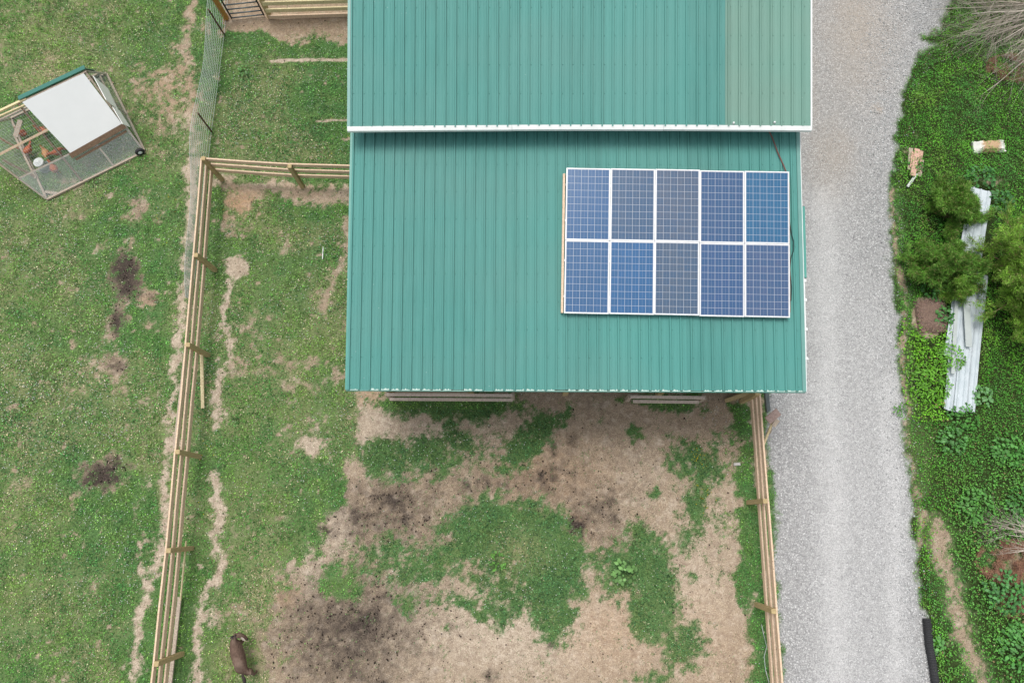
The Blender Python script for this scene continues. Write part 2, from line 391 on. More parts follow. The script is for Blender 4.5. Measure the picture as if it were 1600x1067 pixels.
F_Y = [('E',60,60,130,60,-10,50,.6),('E',75,110,40,40,0,20,.85),('E',40,130,30,20,0,14,.8),('E',40,420,70,60,0,40,.45),('E',20,560,40,60,0,30,.4),('E',110,470,60,60,0,40,.3),('E',330,90,60,40,0,40,.15),
 ('E',265,330,60,60,0,40,.15),('E',400,560,90,120,0,60,.38),('E',400,860,60,120,0,50,.5),('E',405,950,45,90,0,30,.75),('E',395,1030,60,50,0,25,.75),('E',460,640,50,120,10,40,.35),('E',520,1000,30,60,0,30,.3),
 ('E',430,250,60,40,0,30,.2),('E',1030,1000,30,60,0,20,.2),('E',60,950,90,80,0,60,.4),('E',1490,60,40,50,0,30,.25),('E',1450,700,30,200,0,20,.25),('E',810,860,30,20,0,14,.5),('E',30,280,40,40,0,30,.3)]
# pale sandy (1) against browner earth (0)
F_S = [('E',800,990,170,55,0,30,.85),('E',650,680,120,35,-8,20,.7),('E',590,660,40,40,0,15,.75),('E',520,830,24,40,20,10,.8),('E',1090,930,60,90,0,30,.7),('E',1120,820,50,60,0,30,.5),('E',980,740,60,40,0,30,.35),('E',490,696,24,18,0,7,.9),
 ('L',[(345,280),(560,300)],20,9,.6),('E',366,415,24,28,0,9,.8),('L',[(338,735),(336,850),(312,980),(300,1300)],20,6,.95),('L',[(352,440),(342,680)],16,6,.9),('L',[(302,200),(291,380),(274,560),(263,740),(240,880),(203,1100)],30,8,.85),('E',630,900,20,20,0,10,.7),('E',480,890,30,40,0,16,.7),('L',[(424,97),(560,91)],5,2,1)]
# reddish / orange clay
F_R = [('E',372,310,30,30,0,12,.9),('E',480,290,50,20,0,14,.6),('E',262,140,60,50,0,22,.35),('E',450,30,120,40,0,20,.25),('E',1080,1000,60,60,0,40,.35),('E',960,990,60,50,0,30,.5),('E',850,740,50,30,0,20,.6),('E',575,620,24,16,0,10,.7),('E',440,925,24,20,0,10,.5),('E',905,820,24,24,0,10,.5),('E',240,480,30,20,0,10,.4),('E',1580,890,50,40,0,20,.35),('E',900,740,50,40,0,20,.4)]
# white clover, thick and fine
F_C = [('E',430,160,130,100,0,40,.8),('E',200,60,100,60,0,40,.5),('E',140,380,140,100,0,60,.6),('E',90,640,150,140,0,60,.9),('E',150,850,100,140,0,50,.6),('E',330,380,60,60,0,30,.6),('E',480,430,90,90,0,40,.7),('E',330,560,30,200,0,20,.5),('E',550,640,30,80,0,20,.7),('E',480,720,70,80,0,30,.4),('E',700,700,100,40,0,20,.35),('E',820,880,140,110,0,40,.3)]
# browner fines washed over the gravel
F_T = [('E',1340,40,50,100,0,35,.85),('E',1300,240,34,60,0,24,.7),('E',1376,172,10,8,0,6,.9),('L',[(1265,-50),(1268,180)],16,16,.5),('E',1300,150,60,120,0,50,.35),('E',1420,120,0.1,.1,0,1,0)]
# fine white crushed stone down the wheel tracks (1) against coarse grey stone (0)
F_W = [('L',[(1290,320),(1300,700),(1310,1067),(1310,1400)],22,24,.75),('L',[(1385,600),(1400,900),(1410,1300)],14,20,.75),('L',[(1330,500),(1350,1067)],60,40,.3)]
def field(u, v, shapes, init=0.0):
    f = np.full(u.shape, init)
    for s in shapes:
        a = alpha(u, v, s); f = f + (s[-1] - f)*a if shapes is F_D or shapes is F_V else np.maximum(f, s[-1]*a)
    return f
def masks(x, y, coarse=False):
    u, v = topx(x, y); m = {}
    ok = v > -900
    wx = (fbm(x*1.1, y*1.1, 3) - .5)*26 + (fbm(x*4.5, y*4.5, 13, 3) - .5)*20
    wy = (fbm(x*1.1, y*1.1, 23) - .5)*26 + (fbm(x*4.5, y*4.5, 33, 3) - .5)*20
    uu, vv = u+wx, v+wy
    m['D'] = field(uu, vv, F_D); m['K'] = field(uu, vv, F_K); m['Y'] = np.maximum(field(uu, vv, F_Y), .42*sstep(.50, .68, fbm(x*.38, y*.38, 301, 3))*(u < 560)); m['S'] = field(uu, vv, F_S)
    m['R'] = field(uu, vv, F_R); m['C'] = field(uu, vv, F_C)
    w2x = (fbm(x*4, y*4, 43, 4) - .5)*22; w2y = (fbm(x*4, y*4, 53, 4) - .5)*18
    m['G'] = field(u+w2x, v+w2y, F_G); m['V'] = field(u+w2x*1.3, v+w2y*1.3, F_V)*(1-m['G'])
    m['T'] = field(uu, vv, F_T); m['W'] = field(uu, vv, F_W)
    sc = sstep(.60, .74, fbm(x*1.3, y*1.3, 311, 4)); m['D'] = np.maximum(m['D'], sc*np.where((u > 325) & (u < 560), .50, np.where(u < 325, .42, 0)))
    st_ = np.maximum(alpha(u+(wx)*.12, v+(wy)*.16, ('L', [(424,97),(480,95),(560,91)], 2.6, 1.2)), alpha(u+wx*.12, v+wy*.12, ('L', [(494,190),(560,187)], 1.6, 1.0)))
    m['D'] = np.maximum(np.where((u > 345) & (v > 75) & (v < 235), m['D']*.25, m['D']), st_*1.1); m['S'] = np.maximum(m['S'], st_)
    # hoof scuffs
    sc2 = sstep(.70, .80, fbm(x*4.2, y*4.2, 321, 3)); m['D'] = np.maximum(m['D'], sc2*.6*(u < 560))
    # ragged transition: broad mask against fine noise
    n = fbm(x*7, y*7, 61, 4); n2 = fbm(x*1.7, y*1.7, 71, 3)
    n3 = fbm(x*21, y*21, 65, 2)
    d = m['D'] + (n-.5)*1.0 + (n3-.5)*.6 + (n2-.5)*.5*(m['D'] > .02)
    m['B'] = sstep(.10, .98, d)*(1-m['G'])           # bare
    k = m['K'] + (fbm(x*9, y*9, 81, 4)-.5)*.55*(m['K'] > .02); m['Kd'] = sstep(.04, .84, k)
    for a in m: m[a] = np.where(ok, m[a], 0)
    return m
xs = axis_vals(GXLO, GXHI, STEP, 400); ys = axis_vals(GYLO, GYHI, STEP, 400)
XX, YY = np.meshgrid(xs, ys)
GM = masks(XX, YY)
ZZ = (fbm(XX*.5, YY*.5, 91, 3)-.5)*.05*(1-GM['G']) + (fbm(XX*3.2, YY*3.2, 95, 3)-.5)*.035*(1-GM['G']) - .03*GM['V']*0
ix0, ix1 = np.searchsorted(xs, GXLO-1e-6), np.searchsorted(xs, GXHI+1e-6)
iy0, iy1 = np.searchsorted(ys, GYLO-1e-6), np.searchsorted(ys, GYHI+1e-6)
def samp(name, x, y):
    A = ZZ if name == 'Z' else GM[name]
    fx = np.clip((x-GXLO)/STEP, 0, ix1-ix0-2); fy = np.clip((y-GYLO)/STEP, 0, iy1-iy0-2)
    i = fx.astype(int); j = fy.astype(int); a = fx-i; b = fy-j; i += ix0; j += iy0
    return (A[j,i]*(1-a)+A[j,i+1]*a)*(1-b) + (A[j+1,i]*(1-a)+A[j+1,i+1]*a)*b
def gz(x, y): return float(samp('Z', np.array([x]), np.array([y]))[0])

def N_off(nt, v):
    m = nt.nodes.new('ShaderNodeMapping'); m.inputs['Location'].default_value = (17.3, 5.1, 2.2); L(nt, v, m.inputs['Vector']); return m.outputs[0]
def ground_mat():
    m, nt, b = new_mat('ground'); p = wpos(nt)
    a1 = N(nt, 'ShaderNodeAttribute', attribute_name='m1'); a2 = N(nt, 'ShaderNodeAttribute', attribute_name='m2'); a3 = N(nt, 'ShaderNodeAttribute', attribute_name='m3')
    s1 = N(nt, 'ShaderNodeSeparateColor'); L(nt, a1.outputs['Color'], s1.inputs[0])
    s2 = N(nt, 'ShaderNodeSeparateColor'); L(nt, a2.outputs['Color'], s2.inputs[0])
    s3 = N(nt, 'ShaderNodeSeparateColor'); L(nt, a3.outputs['Color'], s3.inputs[0])
    B, K, Y = s1.outputs[:3]; G, V, S = s2.outputs[:3]; R, T, W = s3.outputs[:3]
    n8 = noise(nt, 8, 5, .65, p); n40 = noise(nt, 42, 4, .7, p); n2 = noise(nt, 1.6, 4, .55, p)
    # turf beneath the blades
    turf = ramp(nt, n40, [(.3, (.022,.045,.012)), (.5, (.085,.150,.045)), (.7, (.22,.29,.11))])
    turf = mixc(nt, ramp(nt, n2, [(.35, (0,0,0)), (.65, (.6,.6,.6))]), turf, (.07,.165,.055))
    turf = mixc(nt, mth(nt, 'MULTIPLY', Y, .75), turf, mixc(nt, n40, (.16,.15,.06), (.50,.43,.25)))
    # bare earth with crumbs, chaff and tiny stones
    dry = ramp(nt, n40, [(.30, (.095,.070,.048)), (.48, (.31,.235,.160)), (.7, (.54,.44,.32))])
    pale = ramp(nt, n40, [(.30, (.22,.17,.125)), (.48, (.49,.40,.305)), (.7, (.74,.65,.52))])
    earth = mixc(nt, S, dry, pale)
    m3 = noise(nt, 3.2, 6, .72, p); m6 = noise(nt, 6.5, 5, .7, N_off(nt, p))
    earth = mixc(nt, ramp(nt, m3, [(.50, (0,0,0)), (.66, (.65,.65,.65))]), earth, mixc(nt, n40, (.40,.32,.25), (.74,.64,.52)))
    earth = mixc(nt, ramp(nt, m6, [(.50, (0,0,0)), (.68, (.7,.7,.7))]), earth, mixc(nt, n40, (.10,.072,.052), (.34,.25,.185)))
    earth = mixc(nt, mth(nt, 'MULTIPLY', R, .55), earth, mixc(nt, n8, (.36,.18,.085), (.55,.34,.19)))
    cr = voro(nt, 34, p, 'Distance'); crc = voro(nt, 34, p, 'Color')
    earth = mixc(nt, ramp(nt, n8, [(.35, (.5,.5,.5)), (.6, (0,0,0))]), earth, (.25,.19,.14))
    earth = mixc(nt, mth(nt, 'MULTIPLY', ramp(nt, cr, [(.18, (1,1,1)), (.3, (0,0,0))]), ramp(nt, crc, [(.62, (0,0,0)), (.72, (.7,.7,.7))])), earth, (.12,.085,.06))
    earth = mixc(nt, mth(nt, 'MULTIPLY', ramp(nt, cr, [(.18, (1,1,1)), (.3, (0,0,0))]), ramp(nt, crc, [(.24, (.8,.8,.8)), (.32, (0,0,0))])), earth, (.62,.54,.44))
    muck = ramp(nt, n40, [(.3, (.014,.011,.010)), (.52, (.052,.040,.033)), (.72, (.16,.125,.10))])
    earth = mixc(nt, K, earth, muck)
    n90 = noise(nt, 95, 2, .6, p)
    Bf = mth(nt, 'ADD', B, mth(nt, 'MULTIPLY', mth(nt, 'SUBTRACT', mth(nt, 'ADD', mth(nt, 'MULTIPLY', n40, .5), mth(nt, 'MULTIPLY', n90, .5)), .5), 1.7))
    Bf = ramp(nt, Bf, [(.22, (0,0,0)), (.78, (1,1,1))])
    c = mixc(nt, Bf, turf, earth)
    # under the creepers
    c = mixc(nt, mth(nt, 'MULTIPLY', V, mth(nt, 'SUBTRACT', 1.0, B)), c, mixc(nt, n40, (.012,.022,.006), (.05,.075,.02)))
    # crushed stone
    g1 = voro(nt, 30, p, 'Color'); g1d = voro(nt, 30, p, 'Distance'); g2 = voro(nt, 75, p, 'Color')
    sp = N(nt, 'ShaderNodeSeparateColor'); L(nt, g1, sp.inputs[0]); sp2 = N(nt, 'ShaderNodeSeparateColor'); L(nt, g2, sp2.inputs[0])
    coarse = ramp(nt, sp.outputs[0], [(0, (.15,.15,.155)), (.45, (.33,.325,.32)), (.8, (.50,.495,.49)), (.97, (.80,.80,.79))])
    coarse = mixc(nt, ramp(nt, g1d, [(.3, (0,0,0)), (.6, (.75,.75,.75))]), coarse, (.14,.14,.14))
    fine = ramp(nt, sp2.outputs[0], [(0, (.26,.26,.26)), (.5, (.44,.435,.43)), (1, (.66,.655,.645))])
    fine = mixc(nt, mth(nt, 'MULTIPLY', W, .22), fine, (.60,.59,.58))
    wsel = mth(nt, 'ADD', mth(nt, 'MULTIPLY', W, .45), mth(nt, 'MULTIPLY', n8, .6))
    gr = mixc(nt, ramp(nt, wsel, [(.25, (.3,.3,.3)), (.6, (.95,.95,.95))]), coarse, fine)
    gr = mixc(nt, mth(nt, 'MULTIPLY', T, .6), gr, mixc(nt, n8, (.30,.235,.17), (.46,.37,.28)))
    gr = mixc(nt, ramp(nt, n2, [(.4, (0,0,0)), (.7, (.2,.2,.2))]), gr, (.35,.345,.335))
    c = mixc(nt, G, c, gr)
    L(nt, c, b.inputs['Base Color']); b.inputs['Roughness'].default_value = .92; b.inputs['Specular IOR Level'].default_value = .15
    h = mth(nt, 'ADD', mth(nt, 'MULTIPLY', n40, .6), mth(nt, 'ADD', mth(nt, 'MULTIPLY', n8, .8), mth(nt, 'MULTIPLY', mth(nt, 'SUBTRACT', 1.0, g1d), mth(nt, 'MULTIPLY', G, .5))))
    bump(nt, b, h, .8, .02)
    return m
def build_ground():
    ny, nx = XX.shape; idx = np.arange(nx*ny).reshape(ny, nx)
    quads = np.stack([idx[:-1,:-1], idx[:-1,1:], idx[1:,1:], idx[1:,:-1]], -1).reshape(-1, 4)
    o = tri_mesh('ground', np.stack([XX, YY, ZZ], -1).reshape(-1, 3), quads, ground_mat(), None, True, 4)
    for nm, ks in (('m1', ('B','Kd','Y')), ('m2', ('G','V','S')), ('m3', ('R','T','W'))):
        a = o.data.attributes.new(nm, 'FLOAT_COLOR', 'POINT')
        d = np.stack([GM[k].ravel() for k in ks] + [np.ones(nx*ny)], -1).astype(np.float32); a.data.foreach_set('color', d.ravel())
    tag(o, 'grass, bare earth and gravel ground around the green barn', 'ground', None, 'structure')
build_ground()

# ------------------------------------------------------------------ scattered ground stuff
RS = np.random.RandomState(7)
def rand_pts(n, margin=130):
    n = int(n*1.0)
    x = RS.uniform(GXLO+.2, GXHI-.2, n); y = RS.uniform(GYLO+.2, GYHI-.2, n)
    u, v = topx(x, y); ok = (u > -margin) & (u < 1600+margin) & (v > -margin) & (v < 1067+margin)
    ok &= ~((x > -3.4) & (x < 5.9) & (y > 3.3))                 # under the barn
    return x[ok], y[ok]
def jitcol(base, n, amt=.25, hue=.12):
    b = np.array(base)[None, :] * (1 + (RS.rand(n, 1)-.5)*2*amt); return np.clip(b * (1 + (RS.rand(n, 3)-.5)*2*hue), 0, 1)
def blades(x, y, z, length, width, lean, cols):
    n = len(x); a = RS.uniform(0, 2*np.pi, n); b = RS.uniform(0, 2*np.pi, n)
    w = np.stack([np.cos(a), np.sin(a), 0*a], -1)*(width/2)[:, None]
    tip = np.stack([np.cos(b)*lean, np.sin(b)*lean, np.sqrt(np.maximum(1-lean**2, .01))], -1)*length[:, None]
    base = np.stack([x, y, z], -1)
    V = np.stack([base-w, base+w, base+tip], 1).reshape(-1, 3)
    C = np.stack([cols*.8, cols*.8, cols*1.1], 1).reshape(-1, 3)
    return V, np.arange(3*n).reshape(-1, 3), C
def leaves(x, y, z, size, cols, tilt=.5, aspect=.7):
    n = len(x); a = RS.uniform(0, 2*np.pi, n); nrm = np.stack([RS.normal(0, tilt, n), RS.normal(0, tilt, n), np.ones(n)], -1)
    nrm /= np.linalg.norm(nrm, axis=1)[:, None]
    d = np.stack([np.cos(a), np.sin(a), 0*a], -1); d -= nrm*(d*nrm).sum(1)[:, None]; d /= np.linalg.norm(d, axis=1)[:, None]
    s = np.cross(nrm, d); c = np.stack([x, y, z], -1); h = size[:, None]/2
    V = np.stack([c-d*h, c+s*h*aspect-d*h*.2, c+d*h, c-s*h*aspect-d*h*.2], 1).reshape(-1, 3)
    return V, np.arange(4*n).reshape(-1, 4), np.repeat(cols, 4, 0)
M_grass = tint_mat('grass_blade', .65, .25); M_leaf = tint_mat('leaf', .5, .22, .35)

def make_grass():
    x, y = rand_pts(1500000)
    D = samp('B', x, y); V = samp('V', x, y); G = samp('G', x, y)
    u, v = topx(x, y)
    n1 = fbm(x*2.2, y*2.2, 101, 3)
    p = (1-D)**1.25 * (1-G) * (1 - .75*V) * (.45 + .55*sstep(.3, .6, n1))
    ok = RS.rand(len(x)) < p
    # stray tufts on the bare earth and along the edge of the drive
    st = fbm(x*6, y*6, 111, 3); ok |= (RS.rand(len(x)) < .10*(st > .62)*(D > .3)*(1-G))
    ok &= ~((V > .5) & (RS.rand(len(x)) < .2))
    x, y, u, v, D, V = x[ok], y[ok], u[ok], v[ok], D[ok], V[ok]
    n = len(x); Y = samp('Y', x, y); C = samp('C', x, y); Z = samp('Z', x, y)
    big = fbm(x*.55, y*.55, 121, 3); med = fbm(x*2.5, y*2.5, 131, 3)
    pen = ((u > 560) & (u < 1130) & (v > 640)).astype(float)          # lush dark tufts in the pen
    cg = np.array((.150,.400,.072)); cd = np.array((.070,.262,.064)); cy = np.array((.66,.59,.38)); cl = np.array((.26,.48,.095))
    t = sstep(.35, .65, big)[:, None]; c = cg*(1-t) + cl*t
    t = (sstep(.42, .66, med)*.75)[:, None]; c = c*(1-t) + cd*t
    t = np.maximum(C*.45, pen*.8)[:, None]; c = c*(1-t) + np.array((.085,.205,.085))*t
    tuft = _hash(np.floor(x*24+fbm(x*9,y*9,7,2)*3), np.floor(y*24+fbm(x*9,y*9,8,2)*3), 9)[:, None]; c = c*(.48+1.05*tuft**1.3)
    t = (D*.65)[:, None]; c = c*(1-t) + np.array((.20,.24,.12))*t
    yel = RS.rand(n) < np.clip(.010 + .72*Y*sstep(.3, .6, fbm(x*3.5, y*3.5, 141, 3)), 0, .85)
    c = np.where(yel[:, None], cy*(.6+.6*RS.rand(n, 1)), c)
    c = c * (.45 + 1.15*RS.rand(n, 1)**1.4) * (1 + (RS.rand(n, 3)-.5)*.22)
    ln = RS.uniform(.035, .10, n)*(1 + 1.0*Y + .4*pen + .5*(v < 60)*(u < 330))*(1-.45*D); wd = RS.uniform(.009, .018, n)
    k = RS.rand(n) < .62
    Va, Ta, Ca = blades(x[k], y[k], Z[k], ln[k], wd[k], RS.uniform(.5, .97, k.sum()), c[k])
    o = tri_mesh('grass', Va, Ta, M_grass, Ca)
    tag(o, 'short mixed green and straw-coloured grass blades over the paddocks', 'grass', None, 'stuff')
    k = ~k; s = RS.uniform(.018, .036, k.sum())*(1+.3*C[k])
    Vb, Tb, Cb = leaves(x[k], y[k], Z[k]+RS.uniform(.01, .045, k.sum()), s, c[k]*1.0, .45, .95)
    o = tri_mesh('clover', Vb, Tb, M_leaf, Cb, nside=4)
    tag(o, 'low round clover leaves growing through the paddock grass', 'clover', None, 'stuff')
make_grass()

def octa(x, y, z, r, cols, flat=.7, jit=.3):
    n = len(x); D = np.array([(1,0,0),(0,1,0),(-1,0,0),(0,-1,0),(0,0,1),(0,0,-1)], float)
    V = D[None]*r[:, None, None]*(1+(RS.rand(n, 6, 1)-.5)*2*jit); V[:, :, 2] *= flat
    a = RS.uniform(0, 2*np.pi, n); c, s = np.cos(a)[:, None], np.sin(a)[:, None]
    tx = RS.normal(0, .35, n)[:, None]
    X = V[:,:,0]*c - V[:,:,1]*s; Y = V[:,:,0]*s + V[:,:,1]*c; Z = V[:,:,2] + X*tx
    V = np.stack([X+x[:,None], Y+y[:,None], Z+z[:,None]], -1).reshape(-1, 3)
    F = np.array([(0,1,4),(1,2,4),(2,3,4),(3,0,4),(1,0,5),(2,1,5),(3,2,5),(0,3,5)])
    T = (F[None] + 6*np.arange(n)[:, None, None]).reshape(-1, 3)
    return V, T, np.repeat(cols, 6, 0)
def scatter_flowers():
    x, y = rand_pts(110000); D = samp('B', x, y); C = samp('C', x, y); G = samp('G', x, y); V = samp('V', x, y)
    cl = sstep(.42, .62, fbm(x*1.8, y*1.8, 151, 3))
    ok = RS.rand(len(x)) < (.06 + .85*C*(.25+cl))*(1-D)*(1-G)*(1-V); x, y = x[ok], y[ok]; n = len(x)
    c = jitcol((.78,.80,.76), n, .15, .03)
    Va, T, Cc = octa(x, y, samp('Z', x, y)+.055, RS.uniform(.008, .0145, n), c, .8, .2)
    o = tri_mesh('clover_flowers', Va, T, M_grass, Cc); tag(o, 'tiny white clover flower heads dotted through the grass', 'flowers', None, 'stuff')
    # yellow flowers
    pts = [(1090,715,12,14),(1100,780,16,30),(300,300,60,50),(250,330,50,60),(330,700,20,120),(1445,880,25,120),(520,260,30,80)]
    X = []; Yc = []
    for px, py, rx, ry in pts:
        for _ in range(16 if px != 1090 else 26):
            q = at(px+RS.normal(0, .5)*rx, py+RS.normal(0, .5)*ry); X.append(q.x); Yc.append(q.y)
    X, Yc = np.array(X), np.array(Yc); n = len(X)
    Va, T, Cc = octa(X, Yc, samp('Z', X, Yc)+.07, RS.uniform(.010, .017, n), jitcol((.62,.50,.03), n, .2, .05), .4, .2)
    o = tri_mesh('buttercups', Va, T, M_grass, Cc); tag(o, 'scattered small yellow flowers in the paddock grass', 'flowers', None, 'stuff')
scatter_flowers()

def scatter_stones():
    x, y = rand_pts(400000); G = samp('G', x, y); W = samp('W', x, y); u, v = topx(x, y)
    # coarse by the creepers and at the top, finer on the tracks
    edge = sstep(70, 5, seg_dist(u, v, ROAD_R)) + .6*sstep(20, 3, seg_dist(u, v, ROAD_L[:11]))
    top = sstep(420, 60, v)*sstep(1300, 1420, u)
    p = G*(.36 + .5*np.clip(edge+top, 0, 1))*(1-.75*W); ok = RS.rand(len(x)) < p
    # a few washed on to the verge
    ok |= (RS.rand(len(x)) < .10)*(G < .5)*(seg_dist(u, v, ROAD_R) < 26)
    ok |= (RS.rand(len(x)) < .12)*(np.hypot(u-1135, (v-640)*1.2) < 42)*(v > 600)
    x, y, e = x[ok], y[ok], np.clip(edge+top, 0, 1)[ok]; n = len(x)
    r = RS.uniform(.007, .015, n)*(1+1.0*e*RS.rand(n)**2)
    g = RS.beta(2.4, 2.0, n)[:, None]; c = (.18 + .55*g)*np.array((.985, 1, .995))[None]*(1+(RS.rand(n, 3)-.5)*.04)
    V, T, C = octa(x, y, samp('Z', x, y)+r*.25, r, np.clip(c, 0, .9), .65, .35)
    o = tri_mesh('gravel_stones', V, T, tint_mat('stone', .85, 0, .3), C); tag(o, 'loose grey and white crushed stones over the gravel drive', 'gravel', None, 'stuff')
scatter_stones()

def scatter_litter():
    x, y = rand_pts(160000); B = samp('B', x, y); K = samp('Kd', x, y); V = samp('V', x, y)
    cl = fbm(x*5, y*5, 161, 3)
    ok = RS.rand(len(x)) < B*(1-V)*(.05 + .85*K*sstep(.42, .62, cl)); x, y = x[ok], y[ok]; K = K[ok]; n = len(x)
    r = RS.gamma(2.2, .0055, n)*(1+1.0*K)+.004; r = np.clip(r*.8, .004, .026)
    c = jitcol((.065,.050,.040), n, .5, .08)*(1-.45*K[:, None])
    V_, T, C = octa(x, y, samp('Z', x, y)+r*.3, r, c, .55, .4)
    o = tri_mesh('dung_clods', V_, T, tint_mat('dung', .95, 0, .1), C); tag(o, 'dark crumbled dung and soil clods on the bare pen floor', 'dung', None, 'stuff')
    x, y = rand_pts(260000); B = samp('B', x, y); K = samp('Kd', x, y)
    ok = RS.rand(len(x)) < B*(.62)*(1-.5*K)*sstep(.3, .6, fbm(x*1.5, y*1.5, 171, 3)); x, y = x[ok], y[ok]; n = len(x)
    c = jitcol((.52,.42,.29), n, .55, .06)
    V_, T, C = blades(x, y, samp('Z', x, y)+.012, RS.uniform(.03, .11, n), RS.uniform(.004, .008, n), np.full(n, .995), c)
    o = tri_mesh('straw', V_, T, M_grass, C); tag(o, 'dry straw stalks strewn over the bare earth', 'straw', None, 'stuff')
scatter_litter()

def make_creepers():
    x, y = rand_pts(1100000, margin=170); V = samp('V', x, y); B = samp('B', x, y)
    sheetm = np.minimum(seg_dist(*topx(x, y), [(1534,300),(1520,400),(1500,520)])-20, seg_dist(*topx(x, y), [(1505,520),(1498,642)])-27)
    ok = (V > .12) & (sheetm > RS.uniform(-4, 5, len(x))) & (RS.rand(len(x)) < V*(1-.85*B)*.95)
    x, y = x[ok], y[ok]; V = V[ok]; n = len(x); u, v = topx(x, y)
    hump = sstep(.35, .75, fbm(x*1.3, y*1.3, 181, 3)); h2 = fbm(x*5, y*5, 191, 3)
    H = .05 + .20*hump*V + .12*sstep(.45, .7, h2)
    # four broad kinds: ivy mat at the top, taller lance leaves mid-left, nettle-like clumps lower right
    lance = ((u > 1400) & (u < 1500) & (v > 500) & (v < 660)).astype(float)
    nett = sstep(640, 760, v + (fbm(x*.9, y*.9, 201, 2)-.5)*160)*sstep(1440, 1490, u)
    k = RS.rand(n)
    z = samp('Z', x, y) + H*np.sqrt(RS.rand(n)) + .01
    ivy = np.array((.072,.30,.022)); ivy2 = np.array((.14,.44,.03)); nt_ = np.array((.115,.33,.055)); ln_ = np.array((.16,.42,.026))
    t = sstep(.35, .65, fbm(x*1.8, y*1.8, 211, 3))[:, None]; c = ivy*(1-t)+ivy2*t
    t = sstep(.45, .65, fbm(x*.7, y*.7, 401, 3))[:, None]*.5; c = c*(1-t)+np.array((.055,.22,.045))*t
    t = sstep(.55, .70, fbm(x*.9, y*.9, 411, 3))[:, None]*.5; c = c*(1-t)+np.array((.19,.36,.035))*t
    t = nett[:, None]*.8; c = c*(1-t)+nt_*t; t = lance[:, None]; c = c*(1-t)+ln_*t
    c = c*(.45+1.1*RS.rand(n, 1))*(1+(RS.rand(n, 3)-.5)*.16)
    dead = RS.rand(n) < .025; c[dead] = np.array((.30,.20,.10))
    size = RS.uniform(.022, .043, n)*(1+.75*nett*RS.rand(n))*(1+.7*lance); keep = RS.rand(n) < (1-.45*nett-.35*lance)
    x, y, z, size, c = x[keep], y[keep], z[keep], size[keep], c[keep]
    Va, T, C = leaves(x, y, z, size, c, .5, .72)
    o = tri_mesh('creeping_ground_cover', Va, T, M_leaf, C, nside=4); tag(o, 'dense bright green creeper and weed cover east of the drive', 'ground cover', None, 'stuff')
make_creepers()

# ------------------------------------------------------------------ THE BARN
X0, X1 = -3.827, 6.274
LY0, LZ0 = 2.7656, 3.3738; LS = (4.445-3.3738)/(8.5106-2.7656)          # lean-to roof plane
UX0, UX1 = -3.7727, 6.3066; UY0, UZ0 = 8.2943, 4.920; US = (5.6006-4.920)/(11.0102-8.2943)
RIDGE_Y = 14.2
PITCHW = .2286
def lz(y): return LZ0 + (y-LY0)*LS
def uz(y): return UZ0 + (y-UY0)*US
def sheet_mesh(x0, x1, y0, z0, slope, y1, phase=0.0, wob=0):
    """ribbed steel sheet: a trapezoid rib every 9 inches with two low stiffeners between, and screw heads in rows"""
    prof = [(-.030,0),(-.018,.032),(.010,.032),(.0135,-.008),(.0285,-.008),(.031,0),(.070,0),(.076,.0035),(.084,.0035),(.090,0),(.138,0),(.144,.0035),(.152,.0035),(.158,0)]
    pts = []; k = math.floor((x0-phase)/PITCHW)-1
    while phase+k*PITCHW < x1+.3:
        c = phase+k*PITCHW
        for px, pz in prof:
            if x0 < c+px < x1: pts.append((c+px, pz))
        k += 1
    pts = [(x0, pts[0][1])] + pts + [(x1, pts[-1][1])]
    ny = max(2, int((y1-y0)/.6)+1) if y1 > y0 else 6; mb = MB(); V = []; F = []
    rr = random.Random(3)
    offs = {}
    for j in range(ny):
        y = y0 + (y1-y0)*j/(ny-1)
        for i, (px, pz) in enumerate(pts):
            sh = math.floor((px-phase+.03)/.9144)
            if sh not in offs: offs[sh] = (rr.uniform(-.012, .012), rr.uniform(0, .0035))
            yy = y + (offs[sh][0] if j == 0 else 0)
            V.append((px, yy, z0 + (y-y0)*slope + pz + offs[sh][1]))
    n = len(pts)
    for j in range(ny-1):
        for i in range(n-1): F.append((j*n+i, j*n+i+1, (j+1)*n+i+1, (j+1)*n+i))
    mb.add(V, F)
    # screws beside each rib along the purlins
    rows = int(abs(y1-y0)/.61)
    for r in range(rows+1):
        y = y0 + .10 + r*.61*(1 if y1 > y0 else -1)
        if not min(y0, y1) < y < max(y0, y1): continue
        k = math.ceil((x0-phase)/PITCHW)
        while phase+k*PITCHW+.05 < x1:
            x = phase+k*PITCHW+.046; z = z0 + (y-y0)*slope+.004
            mb.add([(x-.009,y-.009,z),(x+.009,y-.009,z),(x+.009,y+.009,z),(x-.009,y+.009,z),(x,y,z+.016)], [(0,1,4),(1,2,4),(2,3,4),(3,0,4)])
            k += 1
    return mb
barn = thing('barn', 'barn with ribbed green steel roof in two levels, the lower carrying solar panels', 'barn', (1.2, 3.2, 0))
sheet_mesh(X0+.02, X1-.10, LY0, LZ0, LS, 9.2, X0+.05).build('lower_roof', M_roof, barn)
XS = on_plane(1133, 100, UY0, UZ0, US).x
sheet_mesh(UX0+.03, XS, UY0+.012, UZ0+.003, US, RIDGE_Y, UX0+.06).build('upper_roof', M_roof, barn)
tag(sheet_mesh(XS+.002, UX1-.02, UY0+.012, UZ0+.007, US, RIDGE_Y, UX0+.06).build('upper_roof_sheet', M_roof_pale, barn), 'faded greyish green sheets at the drive end of the upper roof')
zr = uz(RIDGE_Y)
sheet_mesh(UX0+.03, UX1-.02, RIDGE_Y+5.8, zr-5.8*US, -US, RIDGE_Y, UX0+.06).build('rear_roof', M_roof, barn)
